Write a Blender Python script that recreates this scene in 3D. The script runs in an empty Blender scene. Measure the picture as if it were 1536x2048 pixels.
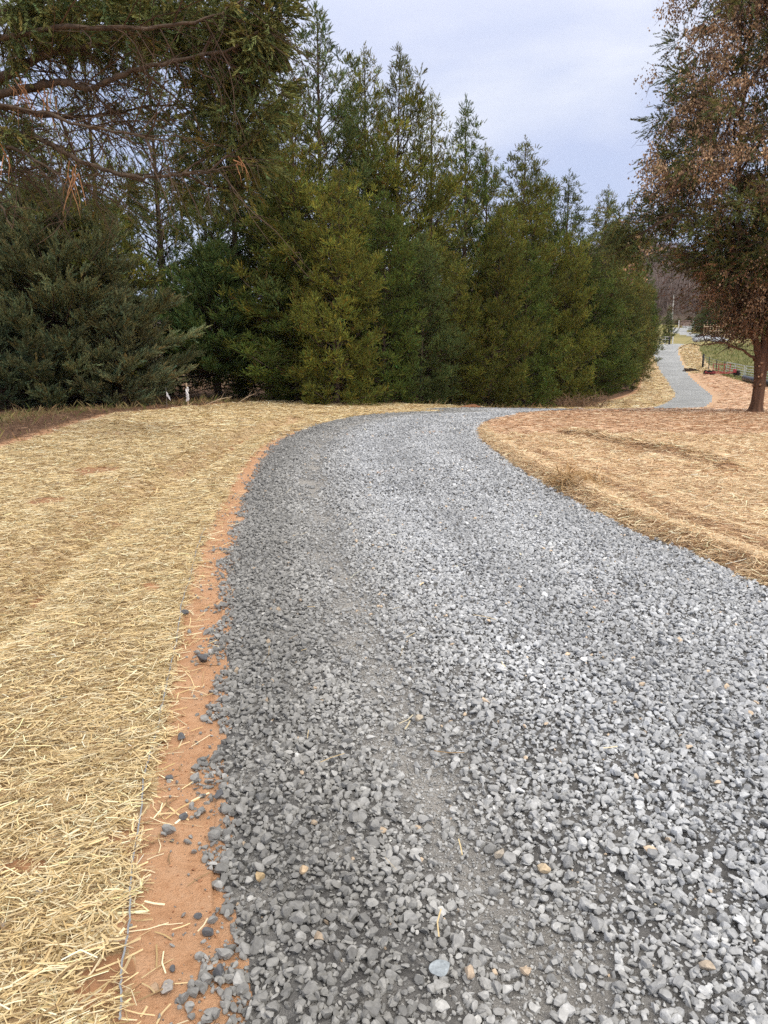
import bpy, bmesh, math, random
import numpy as np
from mathutils import Vector
R_ = math.radians
rng = np.random.default_rng(11)
random.seed(5)
sc = bpy.context.scene
COL = sc.collection

# ------------------------------------------------------------------ camera
CH, PITCH, FPX = 1.6, R_(11.6), 1520.0
cam_d = bpy.data.cameras.new('camera'); cam = bpy.data.objects.new('camera', cam_d); COL.objects.link(cam)
cam.location = (0, 0, CH); cam.rotation_euler = (math.pi/2 - PITCH, 0, 0)
cam_d.sensor_fit = 'VERTICAL'; cam_d.sensor_height = 24.0; cam_d.lens = 24.0*FPX/2048
cam_d.clip_start = 0.05; cam_d.clip_end = 20000
sc.camera = cam

# ------------------------------------------------------------------ world and sun
SUN_EL, SUN_ROT = R_(48), R_(140)
w = bpy.data.worlds.new("World"); sc.world = w; w.use_nodes = True
nt = w.node_tree; N = nt.nodes; L = nt.links; N.clear()
out = N.new('ShaderNodeOutputWorld')
sky = N.new('ShaderNodeTexSky'); sky.sky_type = 'NISHITA'; sky.sun_disc = False
sky.sun_elevation = SUN_EL; sky.sun_rotation = SUN_ROT; sky.air_density = 1.2; sky.dust_density = 2.5
bg1 = N.new('ShaderNodeBackground'); bg1.inputs[1].default_value = 0.09
L.new(sky.outputs[0], bg1.inputs[0])
tc = N.new('ShaderNodeTexCoord'); mp = N.new('ShaderNodeMapping'); mp.inputs['Scale'].default_value = (1.0, 1.0, 2.6)
mp.inputs['Rotation'].default_value = (0.1, 0.35, 0.4)
nz = N.new('ShaderNodeTexNoise'); nz.inputs['Scale'].default_value = 2.3; nz.inputs['Detail'].default_value = 5; nz.inputs['Roughness'].default_value = .5; nz.inputs['Distortion'].default_value = .25
L.new(tc.outputs['Generated'], mp.inputs[0]); L.new(mp.outputs[0], nz.inputs[0])
cr = N.new('ShaderNodeValToRGB'); cr.color_ramp.elements[0].position = .36; cr.color_ramp.elements[1].position = .66
cr.color_ramp.elements[0].color = (.41, .50, .74, 1); cr.color_ramp.elements[1].color = (.72, .75, .86, 1)
e = cr.color_ramp.elements.new(.5); e.color = (.51, .57, .78, 1)
L.new(nz.outputs[0], cr.inputs[0])
bg2 = N.new('ShaderNodeBackground'); bg2.inputs[1].default_value = 1.0
# an overcast sky is brightest and whitest overhead
sx_ = N.new('ShaderNodeSeparateXYZ'); L.new(tc.outputs['Generated'], sx_.inputs[0])
mr_ = N.new('ShaderNodeMapRange'); mr_.inputs[1].default_value = .30; mr_.inputs[2].default_value = .75; L.new(sx_.outputs[2], mr_.inputs[0])
zm = N.new('ShaderNodeMix'); zm.data_type = 'RGBA'; L.new(mr_.outputs[0], zm.inputs[0]); L.new(cr.outputs[0], zm.inputs[6]); zm.inputs[7].default_value = (1.45, 1.36, 1.25, 1)
L.new(zm.outputs[2], bg2.inputs[0])
mx = N.new('ShaderNodeMixShader'); mx.inputs[0].default_value = .86
L.new(bg1.outputs[0], mx.inputs[1]); L.new(bg2.outputs[0], mx.inputs[2]); L.new(mx.outputs[0], out.inputs[0])
sd = bpy.data.lights.new('sun', 'SUN'); sd.energy = 1.5; sd.angle = R_(12); sd.color = (1, .93, .82)
so = bpy.data.objects.new('sun', sd); COL.objects.link(so)
_d = Vector((math.sin(SUN_ROT)*math.cos(SUN_EL), math.cos(SUN_ROT)*math.cos(SUN_EL), math.sin(SUN_EL)))
so.rotation_euler = _d.to_track_quat('Z', 'Y').to_euler(); so.location = (0, 0, 60)
sc.view_settings.view_transform = 'Standard'; sc.view_settings.look = 'None'
sc.view_settings.exposure = 0.42; sc.view_settings.gamma = 1.0
sc.cycles.use_denoising = False
sc.cycles.max_bounces = 6; sc.cycles.diffuse_bounces = 2; sc.cycles.volume_bounces = 0
sc.cycles.use_adaptive_sampling = True; sc.cycles.adaptive_threshold = 0.008
sc.cycles.caustics_reflective = False; sc.cycles.caustics_refractive = False

# ------------------------------------------------------------------ pixel helpers (photo pixels, 1536 x 2048)
def zat(py, Y): return CH + Y*math.tan(math.atan((1024-py)/FPX) - PITCH)
def xat(px, Y, z=0.0): return (px-768)/FPX*(Y*math.cos(PITCH) + (CH-z)*math.sin(PITCH))
def P(px, py, Y):
    z = zat(py, Y); return np.array([xat(px, Y, z), Y, z])
def G(px, py):                                   # point of flat ground seen at a pixel
    th = PITCH + math.atan((py-1024)/FPX); Y = CH/math.tan(th); return (xat(px, Y), Y)

# ------------------------------------------------------------------ plan of the place
RL = [(-.1, -3.0), (-.2, 0.0)] + [G(*p) for p in [(462,2048),(436,1880),(420,1760),(436,1600),(422,1500),(428,1400),(432,1300),(446,1200),(458,1100),(476,1040),(492,980),(516,930),(548,890),(592,865),(650,846),(720,833),(800,826),(900,822)]]
RR = [(3.9, -3.0), (3.7, 0.5), (3.3, 3.2)] + [G(*p) for p in [(1536,1188),(1400,1122),(1250,1065),(1150,1007),(1090,975),(1040,945),(1000,915),(967,890),(955,868),(962,850),(988,838),(1032,831)]]
RC = np.array([(1.6,21.9),(3.9,24.6),(6.7,29),(9.9,34),(13.9,40),(17.4,45),(20.1,50),(21.8,54),(24.0,61),(26.5,69),(28.5,76),(30.9,84),(33.3,92),(35.9,99),(40.5,104)])
def smooth(pl, it=2):
    a = np.array(pl, float)
    for _ in range(it):
        q = .75*a[:-1]+.25*a[1:]; r = .25*a[:-1]+.75*a[1:]
        a = np.vstack([a[:1], np.stack([q, r], 1).reshape(-1, 2), a[-1:]])
    return a
RCs = smooth(RC, 2)
tan_ = np.gradient(RCs, axis=0); tan_ /= np.linalg.norm(tan_, axis=1)[:, None]
nrm = np.stack([-tan_[:, 1], tan_[:, 0]], 1)
hw = np.interp(RCs[:, 1], [22, 26, 45, 70, 104], [1.75, 1.5, 1.25, 1.15, 1.6])[:, None]
LEFT = np.vstack([smooth(RL, 1), (RCs+nrm*hw)[3:]])
RIGHT = np.vstack([smooth(RR, 1), (RCs-nrm*hw)[3:]])
ROAD = np.vstack([LEFT, RIGHT[::-1]])
MATR = [(-.75, -3), (-.72, 0)] + [G(*p) for p in [(235,2048),(250,1900),(266,1750),(282,1600),(312,1500),(336,1400),(352,1300),(368,1200),(392,1120),(422,1050),(446,1000),(482,940),(516,903),(545,882),(592,865)]]
MATL = [(-9, -3), (-9, 7)] + [G(*p) for p in [(-60,925),(0,905),(100,872),(180,845),(240,830),(330,822),(400,814),(520,806),(640,802),(800,803)]] + [(2.2,27.6),(4.5,30),(7.0,35),(9.8,41),(13.2,47.5),(16.6,52.5),(19.0,57),(21.0,63),(23.5,70),(26.4,78),(29,85),(32,92),(35,99),(37,103)]

def seg_dist(Pt, pl):                            # distance of points to an open polyline
    best = np.full(len(Pt), 1e9)
    for a, b in zip(pl[:-1], pl[1:]):
        ab = b-a; t = np.clip(((Pt-a)@ab)/(ab@ab+1e-12), 0, 1)
        d = np.hypot(Pt[:, 0]-a[0]-t*ab[0], Pt[:, 1]-a[1]-t*ab[1]); best = np.minimum(best, d)
    return best
def inside(Pt, poly):
    x, y = Pt[:, 0], Pt[:, 1]; c = np.zeros(len(Pt), bool); n = len(poly)
    for i in range(n):
        x1, y1 = poly[i]; x2, y2 = poly[i-1]
        if y1 == y2: continue
        m = ((y1 > y) != (y2 > y)) & (x < (x2-x1)*(y-y1)/(y2-y1)+x1); c ^= m
    return c
MATL = smooth(MATL, 1); MATR = smooth(MATR, 1)
_ml = MATL; _join = np.vstack([MATR, LEFT[LEFT[:, 1] > 16.6][:]])
STRAW_L = np.vstack([_ml, LEFT[::-1][:int((LEFT[:, 1] > 17.2).sum())], MATR[::-1]])
def sstep(t): t = np.clip(t, 0, 1); return t*t*(3-2*t)

_gy = [-50, 0, 21.5, 25.5, 29, 34, 40, 45, 50, 54, 61, 69, 76, 84, 92, 99, 105, 113, 130, 145, 165, 185, 205, 6500]
_gz = [0, 0, -.0, -.17, -.42, -.76, -1.12, -1.38, -1.24, -1.1, -.86, -.52, .0, .9, 2.0, 3.0, 3.2, 3.65, 4.5, 5.3, 6.55, 8.3, 10.5, 10.5]
_ty = np.linspace(-50, 260, 3101); _tz = np.interp(_ty, _gy, _gz)
_k = np.hanning(41); _k /= _k.sum(); _tz[60:-60] = np.convolve(_tz, _k, 'same')[60:-60]
def fnoise(x, y, s, seed=0, n=7):
    r = np.random.default_rng(seed); o = np.zeros_like(x, dtype=float)
    for i in range(n):
        a = r.uniform(0, 6.28); f = r.uniform(.6, 1.7)*6.28/s
        o += np.sin((x*math.cos(a)+y*math.sin(a))*f+r.uniform(0, 6.28)+1.3*np.sin((y*math.cos(a)-x*math.sin(a))*f*.6))
    return o/n*1.4
SW = np.array([(-2.2,-1),(-2.25,3),(-2.32,4.4),(-2.6,6),(-2.68,7.2),(-2.86,9.7),(-2.75,12),(-2.9,15),(-2.2,19)])
RIDGE = np.array([G(1124,874), G(1200,886), G(1290,908), G(1366,924), G(1460,950)])
def H(x, y, micro=True):
    x = np.asarray(x, float); y = np.asarray(y, float); shp = x.shape; x = x.ravel(); y = y.ravel()
    g = np.interp(y, _ty, _tz)
    wn = sstep((x+4)/10); wp = sstep((x+50)/75)
    z = np.where(g < 0, g*wn, g*wp)
    # wooded hill across the valley
    az = np.degrees(np.arctan2(x, np.maximum(y, 1)))
    el = np.interp(az, [-40, -10, 8, 15, 17.5, 20.5, 22.5, 27, 40], [2.2, 2.4, 3.4, 6.2, 7.2, 5.8, 5.0, 4.8, 4.8])
    rr = np.hypot(x, y); top = CH+430*np.tan(np.radians(el))*np.cos(np.radians(az))
    ridge = sstep((rr-200)/230.)*(1-.5*sstep((rr-460)/500))
    far = (y > 100)
    z = np.where(far, z*(1-ridge)+ridge*(top+fnoise(x, y, 90, 3)*3), z)
    if micro:
        nearw = np.clip(1.3-rr/60, 0, 1)
        m = nearw > 0
        if m.any():
            Pt = np.stack([x[m], y[m]], 1); xm, ym = Pt[:, 0], Pt[:, 1]
            inr = inside(Pt, ROAD); dR = seg_dist(Pt, RIGHT[RIGHT[:, 1] < 40]); dL = seg_dist(Pt, LEFT[LEFT[:, 1] < 40])
            q = np.zeros(len(xm))
            # road body: slightly above the clay on the left, shallow wheel ruts
            q += np.where(inr, .035*sstep(dL/.25)-.03*np.exp(-((dL-.85)/.22)**2)-.022*np.exp(-((dL-2.5)/.28)**2), 0)
            q += np.where(inr, .012*fnoise(xm, ym, 1.1, 5)+.006*fnoise(xm, ym, .4, 6), 0)
            rt = (~inr) & (dR < dL)
            wr = .035+.02*fnoise(xm, ym, 1.3, 21)
            bank = .115*sstep(dR/.2)-.055*sstep((dR-.2)/.25)+.075*np.exp(-((dR-.68-.1*fnoise(xm, ym, 2., 8))/.10)**2)+.03*np.exp(-((dR-1.05)/.12)**2)
            rd = seg_dist(Pt, RIDGE); below = np.exp(-(rd/.13)**2)
            q += np.where(rt, (bank+wr*.8+.05*fnoise(xm, ym, 3.5, 9)*sstep((dR-.5)/2)+.12*below)*(1-.93*sstep((ym-13)/8)), 0)
            lt = (~inr) & (dL <= dR)
            sw = seg_dist(Pt, SW)
            q += np.where(lt, (-.20*np.exp(-(sw/.22)**2)+.05*np.exp(-((sw-.5)/.25)**2))*(ym < 20)+.012*fnoise(xm, ym, .35, 13)+.04*sstep((dL-.6)/.6)*1.2+.035*fnoise(xm, ym, 1.7, 12)*sstep((dL-.5)/1.0)+.02*np.exp(-((dL-1.15)/.12)**2), 0)
            z = z.copy(); z[m] += q*nearw[m]
    return z.reshape(shp)

# ------------------------------------------------------------------ mesh helpers
def mesh_np(name, V, F, mat=None, parent=None, fcol=None, vcol=None, smooth_=False, link=True):
    V = np.asarray(V, np.float32); F = np.asarray(F, np.int32); n, k = F.shape
    me = bpy.data.meshes.new(name); me.vertices.add(len(V)); me.vertices.foreach_set('co', V.ravel())
    me.loops.add(n*k); me.loops.foreach_set('vertex_index', F.ravel())
    me.polygons.add(n); me.polygons.foreach_set('loop_start', np.arange(0, n*k, k, dtype=np.int32))
    me.update(calc_edges=True)
    if smooth_: me.polygons.foreach_set('use_smooth', np.ones(n, bool))
    else: me.polygons.foreach_set('use_smooth', np.zeros(n, bool))
    for dom, c in (('FACE', fcol), ('POINT', vcol)):
        if c is not None:
            c = np.asarray(c, np.float32)
            if c.shape[1] == 3: c = np.hstack([c, np.ones((len(c), 1), np.float32)])
            a = me.attributes.new('tint', 'FLOAT_COLOR', dom); a.data.foreach_set('color', c.ravel())
    if mat: me.materials.append(mat)
    o = bpy.data.objects.new(name, me)
    if link: COL.objects.link(o)
    if parent: o.parent = parent
    return o
def tag(o, label=None, cat=None, group=None, kind=None):
    if label: o['label'] = label
    if cat: o['category'] = cat
    if group: o['group'] = group
    if kind: o['kind'] = kind
    return o
def empty(name, loc, label, cat, group=None, rz=0):
    o = bpy.data.objects.new(name, None); COL.objects.link(o); o.location = loc; o.rotation_euler = (0, 0, rz)
    o.empty_display_size = .3
    return tag(o, label, cat, group)
class MB:                                        # collects tubes and boxes for one mesh
    def __init__(s): s.V = []; s.F = []; s.n = 0
    def add(s, V, F): s.V.append(V); s.F.append(np.asarray(F)+s.n); s.n += len(V)
    def tube(s, pts, r, k=6, cap=True):
        pts = np.asarray(pts, float); m = len(pts); r = np.broadcast_to(np.asarray(r, float), (m,))
        t = np.gradient(pts, axis=0); t /= np.linalg.norm(t, axis=1)[:, None]+1e-9
        up = np.array([0, 0, 1.]) if abs(t[0][2]) < .9 else np.array([1., 0, 0])
        a = np.cross(t, up); a /= np.linalg.norm(a, axis=1)[:, None]+1e-9; b = np.cross(t, a)
        an = np.arange(k)/k*2*math.pi
        V = (pts[:, None]+r[:, None, None]*(a[:, None]*np.cos(an)[None, :, None]+b[:, None]*np.sin(an)[None, :, None])).reshape(-1, 3)
        F = []
        for i in range(m-1):
            for j in range(k):
                j2 = (j+1) % k; F.append((i*k+j, i*k+j2, (i+1)*k+j2, (i+1)*k+j))
        if cap:
            V = np.vstack([V, pts[:1], pts[-1:]]); c0 = m*k; c1 = c0+1
            for j in range(k):
                j2 = (j+1) % k; F.append((c0, j2, j, j)); F.append((c1, (m-1)*k+j, (m-1)*k+j2, (m-1)*k+j2))
            F = [f if f[2] != f[3] else (f[0], f[1], f[2], f[0]) for f in F]
            q = [f for f in F if f[0] != f[3]]; tr = [f[:3] for f in F if f[0] == f[3]]
            # triangles become quads through an extra point on their last edge
            ex = []
            for f in tr:
                ex.append((V[f[1]]+V[f[2]])/2); q.append((f[0], f[1], len(V)+len(ex)-1, f[2]))
            V = np.vstack([V, np.array(ex)]); F = q
        s.add(V, F); return s
    def box(s, c, size, rz=0, tilt=0):
        sx, sy, sz = np.array(size)/2.; b = min(size)*.08
        V = np.array([(x, y, z) for x in (-sx, sx) for y in (-sy, sy) for z in (-sz, sz)])
        # bevel by pulling a second, inset ring: simple chamfered box
        Vs = []
        for v in V:
            sg = np.sign(v); Vs += [v-sg*np.array([0, b, b]), v-sg*np.array([b, 0, b]), v-sg*np.array([b, b, 0])]
        V = np.array(Vs)
        if tilt: c_, s_ = math.cos(tilt), math.sin(tilt); V = V@np.array([[c_, 0, -s_], [0, 1, 0], [s_, 0, c_]])
        c_, s_ = math.cos(rz), math.sin(rz); V = V@np.array([[c_, s_, 0], [-s_, c_, 0], [0, 0, 1]])
        F = []
        idx = lambda i, a: i*3+a
        # faces
        for a, quad in ((0, [(0,1,3,2),(4,6,7,5)]), (1, [(0,4,5,1),(2,3,7,6)]), (2, [(0,2,6,4),(1,5,7,3)])):
            for qd in quad: F.append(tuple(idx(i, a) for i in qd))
        # edges
        for a, b2, prs in ((0, 1, [(0,1),(2,3),(4,5),(6,7)]), (0, 2, [(0,2),(1,3),(4,6),(5,7)]), (1, 2, [(0,4),(1,5),(2,6),(3,7)])):
            for i, j in prs: F.append((idx(i, a), idx(i, b2), idx(j, b2), idx(j, a)))
        s.add(V+np.array(c), F); return s
    def build(s, name, mat, parent=None, smooth_=False, origin=None):
        V = np.vstack(s.V); F = np.vstack(s.F)
        if origin is not None: V = V-np.array(origin)
        return mesh_np(name, V, F, mat, parent, smooth_=smooth_)

# ------------------------------------------------------------------ materials
def newmat(name, rough=.9, spec=.2):
    m = bpy.data.materials.new(name); m.use_nodes = True; nt = m.node_tree
    b = nt.nodes['Principled BSDF']; b.inputs['Roughness'].default_value = rough
    b.inputs['Specular IOR Level'].default_value = spec
    return m, nt, b
def noise(nt, scale, detail=4, rough=.55, vec=None, dist=0):
    n = nt.nodes.new('ShaderNodeTexNoise'); n.inputs['Scale'].default_value = scale; n.inputs['Detail'].default_value = detail
    n.inputs['Roughness'].default_value = rough; n.inputs['Distortion'].default_value = dist
    if vec is None:
        t = nt.nodes.new('ShaderNodeTexCoord'); vec = t.outputs['Object']
    nt.links.new(vec, n.inputs['Vector']); return n.outputs[0]
def ramp(nt, fac, stops):
    r = nt.nodes.new('ShaderNodeValToRGB'); el = r.color_ramp.elements
    while len(el) < len(stops): el.new(.5)
    for e, (p, c) in zip(el, stops): e.position = p; e.color = (*c, 1) if len(c) == 3 else c
    nt.links.new(fac, r.inputs[0]); return r.outputs[0]
def mixc(nt, fac, a, b, mode='MIX'):
    m = nt.nodes.new('ShaderNodeMix'); m.data_type = 'RGBA'; m.blend_type = mode
    for s, v in ((m.inputs[0], fac), (m.inputs[6], a), (m.inputs[7], b)):
        if isinstance(v, (int, float)): s.default_value = v
        elif isinstance(v, tuple): s.default_value = (*v, 1)
        else: nt.links.new(v, s)
    return m.outputs[2]
def attr(nt, name='tint'):
    a = nt.nodes.new('ShaderNodeAttribute'); a.attribute_name = name; return a
def bump(nt, b, h, strength=.5, dist=.02):
    n = nt.nodes.new('ShaderNodeBump'); n.inputs['Strength'].default_value = strength; n.inputs['Distance'].default_value = dist
    nt.links.new(h, n.inputs['Height']); nt.links.new(n.outputs[0], b.inputs['Normal'])
def mapped(nt, scale=(1, 1, 1), rot=(0, 0, 0)):
    t = nt.nodes.new('ShaderNodeTexCoord'); m = nt.nodes.new('ShaderNodeMapping')
    m.inputs['Scale'].default_value = scale; m.inputs['Rotation'].default_value = rot
    nt.links.new(t.outputs['Object'], m.inputs[0]); return m.outputs[0]

def mat_tinted(name, rough=.9, spec=.15, objcol=False, trans=0):
    m, nt, b = newmat(name, rough, spec); a = attr(nt).outputs['Color']
    if objcol:
        oi = nt.nodes.new('ShaderNodeObjectInfo'); a = mixc(nt, 1.0, a, oi.outputs['Color'], 'MULTIPLY')
    nt.links.new(a, b.inputs['Base Color'])
    if trans:
        tr = nt.nodes.new('ShaderNodeBsdfTranslucent'); ms = nt.nodes.new('ShaderNodeMixShader'); ms.inputs[0].default_value = trans
        nt.links.new(a, tr.inputs[0]); nt.links.new(b.outputs[0], ms.inputs[1]); nt.links.new(tr.outputs[0], ms.inputs[2])
        nt.links.new(ms.outputs[0], nt.nodes['Material Output'].inputs[0])
    return m
def mat_noise(name, c1, c2, scale=8, rough=.85, spec=.2, bmp=.3, bd=.01, detail=5, vec=None, metal=0):
    m, nt, b = newmat(name, rough, spec)
    n = noise(nt, scale, detail, .6, vec(nt) if vec else None)
    nt.links.new(ramp(nt, n, [(.3, c1), (.7, c2)]), b.inputs['Base Color']); b.inputs['Metallic'].default_value = metal
    if bmp: bump(nt, b, n, bmp, bd)
    return m

# clay and litter ground; attribute R = leaf litter, G = dry/green grass
M_ground, nt, b = newmat('clay_soil', .95, .1)
n1 = noise(nt, 1.1, 8, .6); n2 = noise(nt, 14, 8, .72); n3 = noise(nt, 90, 4, .7)
clay = ramp(nt, n1, [(.3, (.42, .21, .105)), (.5, (.55, .315, .175)), (.72, (.63, .40, .25))])
clay = mixc(nt, .55, clay, ramp(nt, n2, [(.3, (.30, .15, .08)), (.45, (.58, .34, .20)), (.8, (.72, .51, .35))]))
lit = mixc(nt, .6, ramp(nt, n2, [(.3, (.06, .034, .022)), (.55, (.17, .095, .06)), (.75, (.30, .20, .13))]), ramp(nt, n3, [(.35, (.05, .03, .02)), (.65, (.27, .17, .11))]))
gra = mixc(nt, .5, ramp(nt, n1, [(.3, (.11, .13, .035)), (.7, (.24, .21, .08))]), ramp(nt, n2, [(.3, (.07, .09, .025)), (.7, (.27, .24, .11))]))
sep = nt.nodes.new('ShaderNodeSeparateColor'); nt.links.new(attr(nt).outputs['Color'], sep.inputs[0])
def edged(nt, v, nz_, lo=.35, hi=.65):
    a = nt.nodes.new('ShaderNodeMath'); a.operation = 'ADD'; nt.links.new(v, a.inputs[0])
    s = nt.nodes.new('ShaderNodeMath'); s.operation = 'MULTIPLY_ADD'; s.inputs[1].default_value = .9; s.inputs[2].default_value = -.45; nt.links.new(nz_, s.inputs[0])
    nt.links.new(s.outputs[0], a.inputs[1])
    mr = nt.nodes.new('ShaderNodeMapRange'); mr.inputs[1].default_value = lo; mr.inputs[2].default_value = hi; nt.links.new(a.outputs[0], mr.inputs[0]); return mr.outputs[0]
c = mixc(nt, edged(nt, sep.outputs[0], n2), clay, lit); c = mixc(nt, edged(nt, sep.outputs[1], n2), c, gra)
nt.links.new(c, b.inputs['Base Color']); hsum = nt.nodes.new('ShaderNodeMath'); hsum.operation = 'ADD'; nt.links.new(n2, hsum.inputs[0]); nt.links.new(n3, hsum.inputs[1]); bump(nt, b, hsum.outputs[0], .9, .018)

M_road, nt, b = newmat('gravel_fines', .9, .25)
vo = nt.nodes.new('ShaderNodeTexVoronoi'); vo.inputs['Scale'].default_value = 26; t = nt.nodes.new('ShaderNodeTexCoord'); nt.links.new(t.outputs['Object'], vo.inputs['Vector'])
bw = nt.nodes.new('ShaderNodeSeparateColor'); nt.links.new(vo.outputs['Color'], bw.inputs[0])
n1 = noise(nt, .55, 5, .6); n2 = noise(nt, 60, 4, .7)
c = ramp(nt, bw.outputs[0], [(.0, (.16, .16, .16)), (.5, (.29, .29, .285)), (1., (.46, .46, .45))])
c = mixc(nt, .35, c, ramp(nt, n2, [(.3, (.13, .125, .12)), (.7, (.40, .39, .37))]))
c = mixc(nt, .4, c, ramp(nt, n1, [(.35, (.6, .6, .6)), (.65, (1.25, 1.25, 1.25))]), 'MULTIPLY')
sp_ = nt.nodes.new('ShaderNodeSeparateColor'); nt.links.new(attr(nt).outputs['Color'], sp_.inputs[0])
n5 = noise(nt, 130, 4, .7); fines = ramp(nt, n5, [(.33, (.24, .23, .21)), (.5, (.42, .405, .38)), (.68, (.60, .58, .55))])
c = mixc(nt, sp_.outputs[2], mixc(nt, 1.0, c, (.66, .66, .67), 'MULTIPLY'), mixc(nt, 1.0, c, (1.22, 1.28, 1.34), 'MULTIPLY')); c = mixc(nt, sp_.outputs[0], c, fines)  # near bed darkened as painted shade in the gaps between stones
nt.links.new(c, b.inputs['Base Color']); _ad = nt.nodes.new('ShaderNodeMath'); _ad.operation = 'ADD'; nt.links.new(vo.outputs['Distance'], _ad.inputs[0]); nt.links.new(n5, _ad.inputs[1]); bump(nt, b, _ad.outputs[0], .8, .03)

def straw_mat(name, dense, clay_fac):
    m, nt, b = newmat(name, .85, .25)
    a = noise(nt, 1, 6, .7, mapped(nt, (14, 75, 14), (0, 0, .35))); a2 = noise(nt, 1, 6, .7, mapped(nt, (70, 16, 14), (0, 0, .5)))
    big = noise(nt, .8, 6, .65)
    mxn = mixc(nt, .5, a, a2)
    st = ramp(nt, mxn, [(.32, dense[0]), (.5, dense[1]), (.64, dense[2])])
    cl = ramp(nt, a, [(.3, (.36, .20, .115)), (.7, (.62, .41, .27))])
    f = ramp(nt, big, [(.5-clay_fac*.3, (0, 0, 0)), (.85-clay_fac*.5, (1, 1, 1))])
    fb = nt.nodes.new('ShaderNodeMath'); fb.operation = 'MULTIPLY'; fb.inputs[1].default_value = clay_fac; nt.links.new(f, fb.inputs[0])
    md = noise(nt, 1, 7, .75, mapped(nt, (1.6, 5, 3), (0, 0, -.5)))
    fin = mixc(nt, .8, mixc(nt, fb.outputs[0], st, cl), ramp(nt, md, [(.3, (.66, .60, .54)), (.5, (1, 1, 1)), (.7, (1.14, 1.14, 1.12))]), 'MULTIPLY')
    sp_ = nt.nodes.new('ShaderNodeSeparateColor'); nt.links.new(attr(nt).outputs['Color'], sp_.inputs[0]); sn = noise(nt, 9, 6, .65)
    fin = mixc(nt, edged(nt, sp_.outputs[0], sn), fin, ramp(nt, sn, [(.3, (.24, .13, .07)), (.7, (.52, .28, .15))]))  # bare soil patches, plus the painted shade of crease and ridge foot
    nt.links.new(fin, b.inputs['Base Color'])
    bump(nt, b, mxn, .8, .03); return m
M_sl = straw_mat('straw_bed_pale', [(.26, .17, .09), (.52, .39, .22), (.78, .65, .42)], .45)
M_sr = straw_mat('straw_bed_tan', [(.40, .26, .15), (.64, .46, .28), (.82, .65, .44)], .75)
M_hill = mat_noise('hill_soil', (.10, .08, .065), (.17, .13, .10), .05, bmp=0)
M_grass = mat_noise('field_grass', (.085, .105, .03), (.25, .22, .09), .9, bmp=.3, detail=9)
M_grassf = mat_noise('far_meadow', (.17, .17, .05), (.33, .27, .12), .12, bmp=.2, detail=9)

# ------------------------------------------------------------------ terrain: one grid, its cells shared out to the surfaces
rad = np.concatenate([np.exp(np.arange(math.log(.35), math.log(22), .0125)), np.exp(np.arange(math.log(22.1), math.log(108), .0045)), np.exp(np.arange(math.log(108.5), math.log(130), .0125)), np.exp(np.arange(math.log(130.5), math.log(6200), .05))])
ang = np.radians(np.concatenate([np.arange(-180, -40, 2.5), np.arange(-40, 40, .15), np.arange(40, 180, 2.5)]))
A, RA = np.meshgrid(ang, rad); TX = RA*np.sin(A); TY = RA*np.cos(A)
TZ = H(TX, TY); na = len(ang); nr = len(rad)
ii, jj = np.meshgrid(np.arange(nr-1), np.arange(na), indexing='ij'); j2 = (jj+1) % na
FQ = np.stack([ii*na+jj, (ii+1)*na+jj, (ii+1)*na+j2, ii*na+j2], -1).reshape(-1, 4)
TV = np.stack([TX.ravel(), TY.ravel(), TZ.ravel()], 1)
fc = TV[FQ].mean(1)[:, :2]
jit = .05*np.stack([fnoise(fc[:, 0], fc[:, 1], .5, 31), fnoise(fc[:, 0], fc[:, 1], .3, 32)], 1)*np.clip(fc[:, 1:2]/8, 1.1, 3)*(1-.9*sstep((fc[:, 1:2]-20)/8))
fj = fc+jit
zone = np.zeros(len(FQ), int); rfc = np.hypot(fc[:, 0], fc[:, 1])
near = rfc < 140; idx = np.where(near)[0]; pf = fj[idx]; x, y = pf[:, 0], pf[:, 1]
rx = np.interp(y, RCs[:, 1], RCs[:, 0])
zn = np.zeros(len(idx), int)
inroad = inside(pf, ROAD); instr = inside(pf, STRAW_L)
rightside = (x > rx) & (y > 21) | (y <= 21) & (seg_dist(pf, RIGHT) < seg_dist(pf, LEFT))
zn[instr] = 2
zn[rightside & (y > -3)] = 3
gth = np.interp(y, [58, 62, 74, 110], [9, 6.5, 4.4, 4.0])
zn[(y > 58) & (x-rx > gth)] = 4
zn[(y > 102) & (x > 8)] = 5
inroad &= ~((y < 22) & (seg_dist(pf, LEFT) < .06))
zn[(y > 75) & (y < 102) & (x > rx) & (x-rx < gth)] = 8
zn[inroad] = 1
# the far bend of the drive beyond the crest
FAR_ROAD = np.array([P(px, py, Y)[:2] for px, py, Y in [(1442,684,120),(1412,677,132),(1392,671,146),(1370,667,157),(1354,664,166),(1362,660,176),(1384,657,186)]])
zone[idx] = zn
zone[(rfc >= 140) & (fc[:, 0] > 0)] = 5; zone[(fc[:, 1] > 100)&(fc[:, 0] <= 8)] = 6; zone[rfc > 205] = 6
fr = (fc[:, 1] > 100) & (fc[:, 1] < 200) & (fc[:, 0] > 20); k2 = np.where(fr)[0]
zone[k2[seg_dist(fc[k2], smooth(FAR_ROAD, 2)) < 1.9]] = 7
vt = np.zeros((len(TV), 3))
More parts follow.
